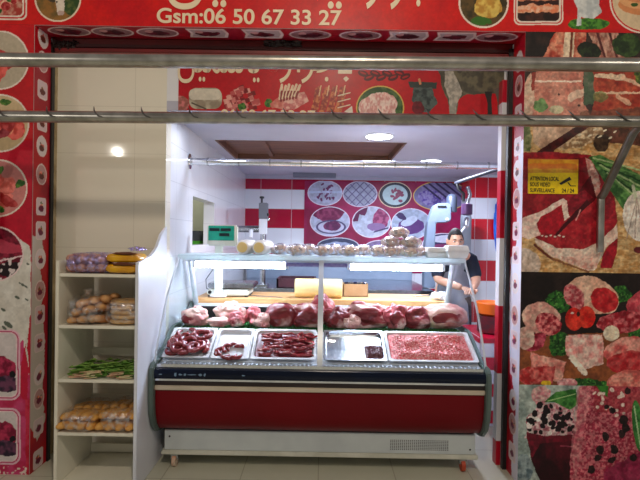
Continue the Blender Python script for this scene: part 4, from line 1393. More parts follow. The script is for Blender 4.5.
for s in (-1, 1):
    bm = nb(); prism(bm, cap_line, s * 0.957, s * 0.987); obj('end_cap', bm, M_capgrey, dc, smooth=True, bevel=0.006)
    for y in (2.915, 3.56):
        cs = bx('caster', M_steel, dc, s * 0.87 - 0.022, s * 0.87 + 0.022, y - 0.018, y + 0.018, 0.045, 0.080, 0.003)
        bm = nb(); lathe(bm, [(0.02, -0.012), (0.036, -0.011), (0.036, 0.011), (0.02, 0.012)], (s * 0.87, y, 0.036), 'X', 20)
        obj('wheel', bm, mat('orange_wheel', (206, 84, 44), (170, 60, 40), 20, 0.5) if s > 0 else mat('worn_wheel', (214, 196, 176), (196, 120, 80), 20, 0.5), cs, smooth=True)
# inside tub and decks
bx('tub_front', M_satin, dc, -0.955, 0.955, 2.86, 2.90, 0.600, 0.640, 0.002)
bm = nb()
for i in range(74):
    x = -0.94 + i * 0.0256
    box(bm, x, x + 0.007, 2.815, 2.862, 0.628, 0.642 + 0.006 * (i % 2))
obj('air_grille', bm, M_satin, dc)
bx('front_sill', M_chrome, dc, -0.955, 0.955, 2.806, 2.816, 0.626, 0.646, 0.002)
bm = nb(); sheet(bm, [(2.89, 0.628), (3.17, 0.765), (3.62, 0.765)], -0.955, 0.955, 0.012); obj('deck', bm, M_white, dc)
bx('rear_liner', M_white, dc, -0.95, 0.95, 3.60, 3.64, 0.60, 0.892)
bx('insulated_body', M_base, dc, -0.95, 0.95, 3.64, 3.9, 0.60, 0.892)
gl = [(2.822, 0.642), (2.850, 0.715), (2.915, 0.835), (2.98, 0.937), (3.035, 1.008), (3.09, 1.068), (3.16, 1.138), (3.225, 1.195), (3.262, 1.240)]
for x0, x1, lb in ((-0.962, -0.010, 'left sloping glass front'), (0.006, 0.962, 'right sloping glass front')):
    bm = nb(); sheet(bm, gl, x0, x1, 0.006); obj('front_glass', bm, M_glass, dc, smooth=True, label=lb)
bm = nb(); sheet(bm, [(a - 0.004, b + 0.002) for a, b in gl], -0.018, 0.014, 0.012); obj('centre_strip', bm, M_satin, dc, smooth=True)
for s in (-1, 1):
    bm = nb()
    prism(bm, gl + [(3.40, 1.236), (3.62, 0.93), (3.60, 0.80), (3.17, 0.80), (2.90, 0.665)], s * 0.964, s * 0.970)
    obj('side_glass', bm, M_sglass, dc)
    bm = nb(); sheet(bm, [(a - 0.003, b + 0.003) for a, b in gl], s * 0.962, s * 0.972, 0.010); obj('glass_edge', bm, M_satin, dc, smooth=True)
    bm = nb(); tube(bm, [(s * 0.935, 3.44, 1.235), (s * 0.935, 3.60, 0.90)], 0.020, 12); obj('post', bm, M_satin, dc, smooth=True)
bx('top_shelf', M_ledge, dc, -0.972, 0.972, 3.255, 3.60, 1.238, 1.268, 0.003, label='thick glass top shelf')
bm = nb(); box(bm, -0.95, 0.95, 3.30, 3.44, 1.222, 1.236); obj('light_housing', bm, M_white, dc)
for x0, x1 in ((-0.87, -0.25), (0.20, 0.83)):
    bm = nb(); tube(bm, [(x0, 3.345, 1.198), (x1, 3.345, 1.198)], 0.022, 12); tb = obj('light_tube', bm, M_tube, dc, smooth=True)
    for xx in (x0 - 0.02, x1):
        bx('tube_socket', M_white, tb, xx, xx + 0.02, 3.325, 3.365, 1.176, 1.222)
bx('price_strip', mat('lilac_strip', (150, 140, 196), (120, 112, 176), 60, 0.4), dc, -0.245, 0.175, 3.292, 3.298, 1.196, 1.222)
bx('dark_gap_strip', M_black, dc, -0.94, 0.94, 3.592, 3.602, 0.785, 0.872, label='black strip standing in for the dark gap behind the meat row')  # added black strip, paints the darkness of the gap under the worktop
bx('worktop', M_wood, dc, -0.945, 0.945, 3.605, 4.06, 0.893, 0.932, 0.004, label='pale wooden serving worktop')
# small pale marks on the bumper
M_marks = mat('pale_marks', (110, 140, 170), None, 8, 0.4)
for x0, w, h in ((-0.93, 0.020, 0.006), (-0.84, 0.014, 0.018), (-0.815, 0.022, 0.010), (-0.785, 0.014, 0.014), (-0.765, 0.05, 0.006), (-0.70, 0.02, 0.012), (-0.67, 0.012, 0.016), (-0.45, 0.02, 0.008)):
    bm = nb()
    lump(bm, (x0 + w / 2, 2.7758, 0.594), (w / 2, 0.0012, h / 2), x0 * 90, 0.4, 2, 2)
    obj('bumper_mark', bm, M_marks, dc, label='pale mark on the navy bumper')

# ------------------------------------------------------------ trays on the sloping deck
TA = math.atan2(0.765 - 0.628, 3.17 - 2.89)
TM = Matrix.Translation((0, 2.895, 0.642)) @ Matrix.Rotation(TA, 4, 'X')


def tray(x0, x1, m, label, d=0.028, inner=None, L=0.292):
    e = empty('tray', TM @ Vector(((x0 + x1) / 2, 0, 0)), (TA, 0, 0))
    tag(e, label, 'tray', 'meat trays on the front deck')
    w = (x1 - x0) / 2
    bm = nb()

    def rr(hx, ya, yb, r, z, n=5):
        pts = []
        for cx, cy, a0 in ((hx - r, ya + r, -90), (hx - r, yb - r, 0), (-hx + r, yb - r, 90), (-hx + r, ya + r, 180)):
            for k in range(n + 1):
                an = R(a0 + 90 * k / n)
                pts.append(bm.verts.new((cx + r * math.cos(an), cy + r * math.sin(an), z)))
        return pts
    rings = [rr(w, 0, L, 0.012, d - 0.004), rr(w, 0, L, 0.012, d), rr(w - 0.014, 0.014, L - 0.014, 0.03, d), rr(w - 0.020, 0.020, L - 0.020, 0.03, 0.006)]
    for a, b in zip(rings, rings[1:]):
        n = len(a)
        for k in range(n):
            bm.faces.new((a[k], a[(k + 1) % n], b[(k + 1) % n], b[k]))
    bm.faces.new(rings[-1])
    low = rr(w - 0.018, 0.018, L - 0.018, 0.03, 0.003)
    n = len(low)
    for k in range(n):
        bm.faces.new((rings[0][k], low[k], low[(k + 1) % n], rings[0][(k + 1) % n]))
    bm.faces.new(low[::-1])
    obj('pan', bm, m, e, smooth=True, local=True)
    return e


M_enamel = mat('white_enamel', (232, 232, 236), (220, 220, 226), 6, 0.22)
tray(-0.952, -0.668, M_enamel, 'white tray heaped with dark sausage coils at far left')
tray(-0.660, -0.428, M_enamel, 'nearly empty white tray with a few sausages at the front')
tray(-0.420, -0.026, M_enamel, 'white tray full of thin red sausages beside the centre strip')
tray(0.020, 0.402, M_steel, 'bare steel tray with one small heap of offal')
tray(0.410, 0.952, M_enamel, 'wide white tray filled with minced beef at far right')
# white liner under the sausages in the second tray
def curl(x, y, z, rad, a0, a1, r, name='sausage', m=M_saus, sq=1.0):
    bm = nb()
    n = 11
    pts, rs = [], []
    for k in range(n + 1):
        t = k / n
        an = a0 + (a1 - a0) * t
        pts.append((x + rad * math.cos(an), y + rad * sq * math.sin(an), z + 0.003 * math.sin(t * 7)))
        rs.append(r * (0.45 + 0.55 * min(1, 4 * t, 4 * (1 - t))))
    tube(bm, pts, rs, 10)
    bm.transform(TM)
    c = TM @ Vector((x, y, z))
    return obj(name, bm, m, smooth='all', origin=c)


q = random.Random(11)
spots = [(0.05, 0.06), (0.12, 0.05), (0.19, 0.055), (0.23, 0.07), (0.07, 0.10), (0.15, 0.10), (0.22, 0.12), (0.06, 0.14), (0.12, 0.145), (0.10, 0.08), (0.17, 0.075), (0.12, 0.21), (0.18, 0.215), (0.22, 0.21), (0.08, 0.20), (0.15, 0.18), (0.06, 0.08), (0.10, 0.12), (0.14, 0.07), (0.20, 0.09), (0.09, 0.05), (0.17, 0.13), (0.05, 0.11), (0.20, 0.19), (0.24, 0.18)]
for k, (x, y) in enumerate(spots):
    a0 = q.random() * 6.3
    up = 0.022 + 0.014 * (k % 3) + (0.012 if y < 0.15 else 0)
    tag(curl(-0.952 + x, y, up, q.uniform(0.030, 0.040), a0, a0 + q.uniform(3.6, 5.4), 0.0155), 'dark red sausage curled in the far left tray', 'sausage', 'sausages in the far left tray')
for k, (x, y, rad, a0, a1) in enumerate(((0.045, 0.06, 0.03, 1.2, 4.2), (0.065, 0.065, 0.032, 1.3, 4.4), (0.095, 0.085, 0.034, 1.4, 4.4), (0.12, 0.105, 0.036, 1.2, 4.0), (0.10, 0.05, 0.05, 4.2, 6.0), (0.14, 0.05, 0.05, 4.0, 5.8), (0.15, 0.10, 0.03, 0.2, 2.6), (0.075, 0.04, 0.03, 4.0, 6.2))):
    tag(curl(-0.655 + x, y, 0.019 + 0.006 * (k % 3), rad, a0, a1, 0.013), 'red sausage lying loose in the nearly empty white tray', 'sausage', 'sausages in the second tray')
M_saus2 = mat('raw_thin_sausage', (150, 26, 36), (184, 60, 66), 30, 0.25, bump=0.2, coat=0.5, pos=(0.4, 0.56), c3=(240, 190, 186))
bm = nb()
box(bm, -0.398, -0.048, 0.024, 0.268, 0.008, 0.014)
bm.transform(TM)
tag(obj('meat_juice', bm, mat('dark_meat_layer', (96, 12, 24), (120, 20, 32), 12, 0.25), origin=TM @ Vector((-0.22, 0.03, 0.008))), 'dark red layer on the bottom of the thin sausage tray', 'meat')
k = 0
for row in range(7):
    for colm in range(5):
        x = -0.385 + 0.045 + colm * 0.068 + q.uniform(-0.012, 0.012)
        y = 0.048 + row * 0.032 + q.uniform(-0.006, 0.006)
        if q.random() < 0.4:
            a0 = q.random() * 6.3; rad = 0.020; a1 = a0 + q.uniform(2.6, 4.8)
            sq = 0.8
        else:
            rad = q.uniform(0.05, 0.11); s = 0.042 / rad; a0 = 1.57 - s; a1 = 1.57 + s; sq = 1.0
            if q.random() < 0.5:
                a0 += math.pi; a1 += math.pi; y += rad
            else:
                y -= rad
        tag(curl(x, y, 0.022 + 0.006 * (k % 3), rad, a0, a1, 0.0085, m=M_saus2 if k % 2 else M_saus, sq=sq), 'thin red sausage in the full tray left of the centre strip', 'sausage', 'thin sausages in the full tray')
        k += 1


def heap(name, x0, x1, y0, y1, zb, hgt, m, label, cat, seed, nx=70, ny=40, fine=0.004):
    bm = nb()
    rows = []
    for j in range(ny + 1):
        r_ = []
        for i in range(nx + 1):
            u, v = i / nx, j / ny
            e = min(1, 7 * u, 7 * (1 - u), 6 * v, 6 * (1 - v)) ** 0.6
            p = Vector((x0 + (x1 - x0) * u, y0 + (y1 - y0) * v, 0))
            z = hgt * e * (0.75 + 0.5 * mnoise.noise(p * 14 + Vector((seed, 0, 0)))) + fine * mnoise.noise(p * 130 + Vector((seed, 3, 0))) * e
            r_.append(bm.verts.new((p.x, p.y, zb + max(0, z))))
        rows.append(r_)
    for a, b in zip(rows, rows[1:]):
        for i in range(nx):
            bm.faces.new((a[i], a[i + 1], b[i + 1], b[i]))
    ring = rows[0] + [r_[-1] for r_ in rows[1:]] + rows[-1][-2::-1] + [r_[0] for r_ in rows[-2:0:-1]]
    low = [bm.verts.new((v.co.x, v.co.y, zb - 0.002)) for v in ring]
    for i in range(len(ring)):
        j = (i + 1) % len(ring)
        bm.faces.new((ring[i], low[i], low[j], ring[j]))
    bm.faces.new(low)
    bm.transform(TM)
    o = obj(name, bm, m, smooth='all', origin=TM @ Vector(((x0 + x1) / 2, y0, zb)))
    return tag(o, label, cat)


heap('minced_meat', 0.432, 0.930, 0.020, 0.270, 0.009, 0.036, M_mince, 'heap of pink minced beef filling the wide tray', 'meat', 3, 130, 70, 0.010)['kind'] = 'stuff'
heap('offal_heap', 0.275, 0.382, 0.026, 0.150, 0.009, 0.030, M_offal, 'small dark heap of offal in the bare steel tray', 'meat', 8, 40, 40, 0.012)['kind'] = 'stuff'

# ------------------------------------------------------------ green mat and the meat row
zm = 0.772
bm = nb()
box(bm, -0.94, 0.94, 3.19, 3.585, zm, zm + 0.006)
qq = random.Random(5)
for k in range(3200):
    x, y = qq.uniform(-0.935, 0.935), qq.uniform(3.195, 3.58)
    a, b = qq.uniform(-0.006, 0.006), qq.uniform(-0.006, 0.006)
    v = [bm.verts.new(c) for c in ((x - 0.003, y, zm + 0.005), (x + 0.003, y, zm + 0.005), (x + a, y + b, zm + 0.022))]
    bm.faces.new(v)
tag(obj('grass_mat', bm, M_grass, origin=(0, 3.4, zm)), 'green plastic grass mat under the row of meat', 'mat')


def meat(cx, cy, w, h, kind, label, y=3.30, dy=0.075, seed=0, amp=0.16, face=None, rot=0.0, base=None):
    """a joint of meat; cx is where it lies along the deck, w and h its width and height"""
    w *= 1.13
    h *= 1.22
    r = (w / 2, dy, h / 1.75)
    z = (zm + 0.018 if base is None else base) + r[2] * 0.75
    e = empty('meat_joint', (cx, y, z - r[2] * 0.75))
    tag(e, label, 'meat', 'joints of meat on the green mat')
    bm = nb()
    lump(bm, (cx, y, z), r, seed, amp, 1.7, 5, 0.75, rot)
    obj('flesh', bm, MEATS[kind], e, smooth='all')
    if face:
        fx, fw, fh, k2 = face
        bm = nb()
        lump(bm, (cx + fx, y - dy * 0.78, z - 0.002), (fw / 2, dy * 0.32, fh / 2), seed + 20, 0.10, 1.4, 4)
        obj('cut_face', bm, MEATS[k2], e, smooth='all', label='bare cut face of the joint')
    return e


def mx(px, y=3.26):
    return (px + 1.3 - CX) * y / F


meat(mx(194), 0, 0.165, 0.100, 'pale', 'small fatty chop with a red cut face at far left of the row', seed=1, face=(-0.035, 0.085, 0.065, 'dark'), y=3.28)
meat(mx(225), 0, 0.18, 0.115, 'pale', 'pale folded joint standing behind the others near the left', seed=2, y=3.44)
meat(mx(219), 0, 0.135, 0.048, 'pale', 'flat pale piece lying in front of the pale folded joint', seed=3, y=3.26, dy=0.05)
meat(mx(236), 0, 0.105, 0.078, 'pink', 'small round pink piece right of the flat pale piece', seed=4, y=3.27, dy=0.055, face=(0.0, 0.07, 0.05, 'dark'))
meat(mx(252), 0, 0.110, 0.092, 'pink', 'pink and white piece left of the big dark round joint', seed=5, y=3.34, amp=0.28)
meat(mx(263), 0, 0.090, 0.072, 'pale', 'fatty lump touching the left side of the big dark round joint', seed=6, y=3.26, dy=0.05, amp=0.28)
meat(mx(281), 0, 0.198, 0.130, 'dark', 'big dark red round joint left of the centre strip', seed=7, y=3.30, amp=0.06)
meat(mx(308), 0, 0.210, 0.130, 'streak', 'dark streaky joint just left of the centre strip', seed=8, y=3.30)
meat(mx(322), 0, 0.150, 0.165, 'pink', 'tall pink joint behind the centre strip', seed=18, y=3.46)
meat(mx(338), 0, 0.180, 0.110, 'dark', 'dark joint just right of the centre strip', seed=9, y=3.29)
meat(mx(366), 0, 0.255, 0.135, 'streak', 'large joint with pale streaks right of the centre strip', seed=10, y=3.31, amp=0.2)
meat(mx(352), 0, 0.110, 0.065, 'pale', 'small pale lump in front of the large streaked joint', seed=19, y=3.24, dy=0.035, amp=0.3)
meat(mx(397), 0, 0.150, 0.130, 'pink', 'round joint with a cut red face and pale rim', seed=11, y=3.30, face=(0.0, 0.105, 0.10, 'dark'))
meat(mx(418), 0, 0.180, 0.115, 'dark', 'dark lumpy joint left of the large pale-topped joint', seed=12, y=3.30)
meat(mx(445), 0, 0.290, 0.140, 'pale', 'large pale-topped joint at far right of the row', seed=13, y=3.33, amp=0.10, face=(0.02, 0.22, 0.085, 'dark'))

# ------------------------------------------------------------ things on the worktop
ZT = 0.934
sc = empty('weighing_scale', (-0.68, 3.76, ZT))
tag(sc, 'white digital scale with display on a pole at the left of the worktop', 'scale')
bx('body', M_base, sc, -0.87, -0.55, 3.66, 3.92, ZT + 0.008, ZT + 0.055, 0.012)
bm = nb()
for x in (-0.85, -0.57):
    for y in (3.68, 3.90):
        lathe(bm, [(0.015, 0), (0.015, 0.01)], (x, y, ZT), 'Z', 10)
obj('feet', bm, M_black, sc)
bx('platter', M_steel, sc, -0.86, -0.515, 3.655, 3.93, ZT + 0.068, ZT + 0.105, 0.006)
bx('platter_support', M_black, sc, -0.72, -0.66, 3.76, 3.82, ZT + 0.05, ZT + 0.07)
bx('pole', mat('cream_plastic', (232, 236, 226), None, 4, 0.4), sc, -0.802, -0.745, 3.615, 3.65, ZT + 0.012, 1.345, 0.008)
bm = nb(); box(bm, -0.835, -0.715, 3.61, 3.66, ZT + 0.002, ZT + 0.02); obj('pole_foot', bm, M_white, sc, bevel=0.006)
bm = nb(); lathe(bm, [(0.014, 0), (0.012, -0.01)], (-0.845, 3.66, ZT + 0.035), 'Y', 14); obj('level_dial', bm, M_black, sc)
dp = bx('display_box', M_base, sc, -0.858, -0.635, 3.60, 3.66, 1.322, 1.478, 0.010)
bx('screen', mat('teal_screen', (40, 166, 140), (30, 140, 120), 8, 0.2), dp, -0.848, -0.655, 3.594, 3.601, 1.362, 1.472, 0.003)
bm = nb()
for x0, z0 in ((-0.838, 1.432), (-0.755, 1.432), (-0.765, 1.395)):
    box(bm, x0, x0 + 0.075, 3.5905, 3.5945, z0, z0 + 0.022)
obj('readouts', bm, mat('lcd_dark', (16, 40, 44), None, 5, 0.3), dp)
bm = nb(); tube(bm, [(-0.86, 3.80, ZT + 0.03), (-0.90, 3.78, ZT + 0.05), (-0.905, 3.78, ZT + 0.12), (-0.86, 3.80, ZT + 0.19), (-0.85, 3.83, ZT + 0.25)], 0.003, 6); obj('cable', bm, M_black, sc, smooth=True)

bm = nb(); lathe(bm, [(0.02, 0), (0.068, 0.003), (0.072, 0.012), (0.072, 0.355), (0.068, 0.364), (0.02, 0.367)], (-0.205, 3.72, ZT + 0.072), 'X', 32)
tag(obj('paper_roll', bm, M_yellow, smooth=True, origin=(-0.02, 3.72, ZT)), 'thick cream paper roll lying on the worktop at centre', 'paper roll')
cb = empty('cardboard_box', (0.27, 3.86, ZT))
tag(cb, 'open cardboard box of dark items right of the paper roll', 'box')
bm = nb()
for a in ((0.175, 0.37, 3.80, 3.804, ZT, ZT + 0.10), (0.175, 0.37, 3.946, 3.95, ZT, ZT + 0.10), (0.175, 0.179, 3.80, 3.95, ZT, ZT + 0.10), (0.366, 0.37, 3.80, 3.95, ZT, ZT + 0.10), (0.175, 0.37, 3.80, 3.95, ZT, ZT + 0.004)):
    box(bm, *a)
obj('carton', bm, M_card, cb)
for k in range(5):
    bm = nb(); lump(bm, (0.20 + k * 0.036, 3.87, ZT + 0.098), (0.017, 0.03, 0.013), k, 0.3, 2, 3)
    tag(obj('small_packet', bm, M_black if k % 2 else M_navy, smooth='all', origin=(0.20 + k * 0.036, 3.87, ZT + 0.085)), 'small dark packet in the open cardboard box', 'packet', 'dark packets in the cardboard box')
cr = empty('crate', (-0.26, 5.15, 0.872))
tag(cr, 'maroon crate on the steel table behind the worktop', 'crate')
bm = nb()
for a in ((-0.46, -0.06, 4.95, 4.97), (-0.46, -0.06, 5.33, 5.35), (-0.46, -0.44, 4.95, 5.35), (-0.08, -0.06, 4.95, 5.35)):
    box(bm, *a, 0.872, 0.965)
box(bm, -0.46, -0.06, 4.95, 5.35, 0.872, 0.88)
obj('walls', bm, M_maroon, cr)
kn = empty('knife', (-0.42, 3.69, ZT))
tag(kn, 'long knife lying on the worktop beside the paper roll', 'knife')
bm = nb(); prism(bm, [(-0.56, 3.75), (-0.30, 3.655), (-0.285, 3.66), (-0.31, 3.685), (-0.55, 3.775)], ZT + 0.002, ZT + 0.004, 'Z'); obj('blade', bm, M_steel, kn)
bm = nb(); tube(bm, [(-0.55, 3.763, ZT + 0.010), (-0.66, 3.80, ZT + 0.010)], 0.010, 8); obj('handle', bm, M_black, kn, smooth=True)
bm = nb(); lump(bm, (0.905, 3.70, ZT + 0.028), (0.062, 0.045, 0.030), 9, 0.35, 2, 4, 0.9)
tag(obj('white_cloth', bm, M_foam, smooth='all', origin=(0.905, 3.70, ZT)), 'crumpled white cloth on the right end of the worktop', 'cloth')
k2 = empty('cleaver', (0.86, 3.88, ZT))
k2.name = 'sharpening_steel'
MW[k2.name] = Matrix.Translation((0.86, 3.88, ZT))
tag(k2, 'black-handled sharpening steel on the worktop behind the white cloth', 'tool')
bm = nb(); tube(bm, [(0.74, 3.86, ZT + 0.007), (0.88, 3.9, ZT + 0.007)], 0.005, 8); obj('rod', bm, M_steel, k2, smooth=True)
bm = nb(); tube(bm, [(0.875, 3.9, ZT + 0.012), (0.905, 3.92, ZT + 0.015), (0.935, 3.93, ZT + 0.011)], 0.011, 8); obj('handle', bm, M_black, k2, smooth=True)

# ------------------------------------------------------------ things on the glass top shelf
ZS = 1.269
WR = [bread_mesh('loaf', 0.25, 0.050, M_pale, 21)]
for i, (px, lb) in enumerate(((247.5, 'long wrapped white loaf end-on, left one beside the scale display'), (263.5, 'long wrapped white loaf end-on, right one beside the scale display'))):
    x = (px - CX) * 3.40 / F
    l = empty('wrapped_loaf', (x, 3.42, ZS), (0, 0, -0.12))
    tag(l, lb, 'bread', 'wrapped loaves on the glass top shelf')
    bm = nb(); lathe(bm, [(0.030, -0.142), (0.040, -0.138), (0.050, -0.12), (0.052, 0.0), (0.050, 0.12), (0.02, 0.14)], (0, 0, 0.053), 'Y', 24); obj('wrapper', bm, mat('milky_wrap', (240, 236, 232), (222, 214, 208), 14, 0.3, bump=0.3), l, smooth=True, local=True)
    bm = nb(); lathe(bm, [(0.036, -0.1425), (0.034, -0.146), (0.010, -0.148)], (0, 0, 0.053), 'Y', 20); obj('bread_end', bm, M_yellow, l, smooth=True, local=True)
names = ['first', 'second', 'third', 'fourth', 'fifth', 'sixth', 'seventh', 'eighth', 'ninth']
row = [(281, 0.12, 0.030, 0.3), (296, 0.13, 0.032, -0.4), (309, 0.12, 0.030, 0.25), (323, 0.13, 0.031, -0.25), (336, 0.12, 0.033, 0.5), (349, 0.13, 0.030, -0.2), (364, 0.12, 0.033, 0.3), (378, 0.12, 0.030, -0.3)]
lm = [bread_mesh('loaf', 0.145, 0.040, M_pale, 30 + k) for k in range(3)]
lm2 = [bread_mesh('loaf', 0.145, 0.038, mat('tan_bread', (240, 222, 208), (220, 184, 160), 12, 0.7, bump=0.25), 40 + k) for k in range(2)]
for i, (px, L, r, a) in enumerate(row):
    ly = 3.325 if i % 2 else 3.425
    x = (px - CX) * ly / F
    e = empty('small_loaf', (x, ly, ZS), (0, 0, a * 0.5))
    tag(e, 'small bagged floury loaf, %s from the left in the low row on the shelf' % names[i], 'bread', 'small bagged loaves on the glass top shelf')
    o = bpy.data.objects.new('bread', lm[i % 3] if i % 3 else lm2[i % 2]); o.location = (0, 0, 0.038); o.parent = e; C.objects.link(o)
    bm = nb()
    for v in bmesh.ops.create_icosphere(bm, subdivisions=3, radius=1)['verts']:
        d = v.co.copy(); k = 1 + 0.16 * mnoise.noise(d * 4 + Vector((i * 5, 0, 0)))
        v.co = Vector((d.x * 0.076 * k, d.y * 0.046 * k, max(0.0, 0.040 + d.z * 0.043 * k)))
    obj('bag', bm, film('milky_bag_%d' % i, (236, 230, 240), 0.5), e, smooth='all', local=True)
pile = [(390, 3.33, 0, 0.1), (411, 3.33, 0, -0.1), (420, 3.43, 0, 0.2), (398, 3.44, 0, 0.1), (391, 3.36, 1, 0.1), (411, 3.36, 1, -0.1), (399, 3.40, 2, 0.05)]
pn = ['front left', 'front middle', 'front right', 'back', 'upper left', 'upper right', 'topmost']
for i, (px, y, lay, a) in enumerate(pile):
    x = (px - CX) * y / F
    e = empty('stacked_loaf', (x, y, ZS + lay * 0.066), (0, 0, a))
    tag(e, 'small loaf in the tall bread pile beside the foam boxes, %s' % pn[i], 'bread', 'tall pile of loaves by the foam boxes')
    o = bpy.data.objects.new('bread', lm[i % 3] if i % 2 else lm2[i % 2]); o.location = (0, 0, 0.038); o.parent = e; C.objects.link(o)
    bm = nb()
    for v in bmesh.ops.create_icosphere(bm, subdivisions=3, radius=1)['verts']:
        d = v.co.copy(); k = 1 + 0.16 * mnoise.noise(d * 4 + Vector((i * 5, 9, 0)))
        v.co = Vector((d.x * 0.074 * k, d.y * 0.046 * k, max(0.001, 0.038 + d.z * 0.042 * k)))
    obj('bag', bm, film('pile_bag_%d' % i, (240, 234, 238), 0.5), e, smooth='all', local=True)
for px, y, w, z, lb in ((436, 3.40, 0.155, 0.0, 'white foam food box on the glass shelf, left and lower one'), (456, 3.34, 0.150, 0.0, 'white foam food box in front of the vendor')):
    x = (px - CX) * y / F
    e = empty('foam_box', (x, y, ZS))
    tag(e, lb, 'box', 'foam boxes on the glass top shelf')
    hh = 0.070 if px < 440 else 0.088
    bm = nb()
    for z0, z1, w0, w1 in ((0.0, hh * 0.55, 0.80, 0.98), (hh * 0.62, hh, 0.98, 0.86)):
        vs = [bm.verts.new((sx * w / 2 * ww, sy * 0.07 * ww, zz)) for zz, ww in ((z0, w0), (z1, w1)) for sx, sy in ((-1, -1), (1, -1), (1, 1), (-1, 1))]
        bm.faces.new(vs[:4][::-1]); bm.faces.new(vs[4:])
        for k in range(4):
            bm.faces.new((vs[k], vs[(k + 1) % 4], vs[4 + (k + 1) % 4], vs[4 + k]))
        if z0 == 0.0:
            obj('base', bm, M_foam, e, bevel=0.004, local=True)
            bm = nb()
    obj('lid', bm, M_foam, e, bevel=0.004, local=True)
    bm = nb(); box(bm, -w / 2 * 1.02, w / 2 * 1.02, -0.073, 0.073, hh * 0.53, hh * 0.63); obj('rim', bm, M_foam, e, bevel=0.002, local=True)

# ------------------------------------------------------------ back of the niche: table and machines
tb = empty('steel_table', (0.1, 5.3, 0))
tag(tb, 'stainless steel table along the back of the niche', 'table')
bx('tabletop', M_steel, tb, -0.95, 1.15, 4.92, 6.15, 0.83, 0.87, 0.005)
bx('backsplash', mat('blue_grey_panel', (150, 164, 184), (132, 148, 170), 3, 0.5), tb, -0.95, 1.15, 6.13, 6.15, 0.87, 1.10, 0.003)
for x in (-0.9, 1.1):
    for y in (4.98, 6.09):
        bx('leg', M_steel, tb, x - 0.02, x + 0.02, y - 0.02, y + 0.02, 0, 0.83)
ms = empty('sausage_filler', (-0.56, 5.05, 0.87))
tag(ms, 'grey upright sausage filler with black knob and horizontal cylinder', 'machine')
s5 = 5.05 / F
bm = nb(); tube(bm, [at(237, 229, 5.05), at(262, 229, 5.05)], 0.035, 18); obj('cylinder', bm, M_steel, ms, smooth=True)
a_ = at(263.5, 219, 5.05)
bx('column', mat('grey_casting', (118, 122, 132), None, 6, 0.5), ms, a_.x - 0.045, a_.x + 0.045, 5.0, 5.1, a_.z, at(263, 203, 5.05).z, 0.006)
bx('lower_column', M_white, ms, a_.x - 0.042, a_.x + 0.036, 5.005, 5.095, 1.42, a_.z, 0.005)
bm = nb(); tube(bm, [(a_.x, 5.05, 0.90), (a_.x, 5.05, 1.43)], 0.03, 12); obj('stand', bm, M_steel, ms, smooth=True)
bx('foot', M_steel, ms, a_.x - 0.18, a_.x + 0.06, 4.95, 5.15, 0.87, 0.90, 0.005)
zt_ = at(262, 197, 5.05).z
bm = nb(); lathe(bm, [(0.01, -0.06), (0.01, -0.018), (0.024, -0.014), (0.024, 0.004), (0.012, 0.008)], (a_.x - 0.02, 5.05, zt_), 'Z', 16); obj('knob', bm, M_black, ms, smooth=True)
bm = nb(); lathe(bm, [(0.012, 0), (0.014, -0.012), (0.006, -0.02)], (a_.x + 0.055, 5.0, a_.z - 0.008), 'Y', 12); obj('side_button', bm, M_chrome, ms, smooth=True)
bx('side_lever', M_black, ms, a_.x + 0.04, a_.x + 0.058, 5.0, 5.05, a_.z + 0.03, a_.z + 0.06, 0.003)
p5 = at(251, 233, 5.0)
bm = nb(); tube(bm, [(p5.x, 5.0, p5.z + 0.03), (p5.x, 4.97, p5.z - 0.05)], 0.022, 12); obj('spout', bm, M_white, ms, smooth=True)

sw = empty('bone_saw', (1.22, 5.2, 0.87))
tag(sw, 'pale grey bone saw machine left of the vendor', 'machine')
pts = [(423, 300), (424, 250), (427, 222), (433, 206), (438, 203.5), (447, 203), (450, 206), (450, 220), (447, 222.5), (435, 223), (433.5, 250), (434, 300)]
bm = nb()
poly = [(at(x, y, 5.2).x, max(0.875, at(x, y, 5.2).z)) for x, y in pts]
prism(bm, poly, 5.15, 5.29, 'Y')
obj('frame', bm, mat('pale_machine_grey', (112, 126, 146), (102, 116, 136), 5, 0.6), sw, bevel=0.008)
c5 = at(452, 204, 5.2)
bm = nb(); lathe(bm, [(0.03, -0.09), (0.055, -0.085), (0.058, 0.07), (0.04, 0.10), (0.015, 0.11)], (c5.x, 5.22, c5.z), 'Z', 20); obj('motor', bm, mat('motor_grey', (60, 68, 84), None, 5, 0.4), sw, smooth=True)
c6 = at(447.5, 219.5, 5.12)
bm = nb(); lathe(bm, [(0.014, 0), (0.016, -0.03), (0.008, -0.036)], (c6.x, 5.15, c6.z), 'Y', 14); obj('knob', bm, M_white, sw, smooth=True)
c7 = at(442, 206.5, 5.14)
bx('dark_slot', M_black, sw, c7.x - 0.045, c7.x + 0.045, 5.143, 5.151, c7.z - 0.008, c7.z + 0.008)
# a grey cylinder of gas or water beside the tiles
bm = nb(); c8 = at(465.5, 232, 5.6)
lathe(bm, [(0.02, 0.28), (0.05, 0.26), (0.062, 0.20), (0.062, -1.41), (0.05, -1.44)], (c8.x, 5.6, 1.45), 'Z', 20)
tag(obj('grey_cylinder', bm, mat('dull_grey', (150, 158, 170), None, 4, 0.5), smooth=True, origin=(c8.x, 5.6, 0)), 'tall grey cylinder standing left of the red and white tiles', 'cylinder')

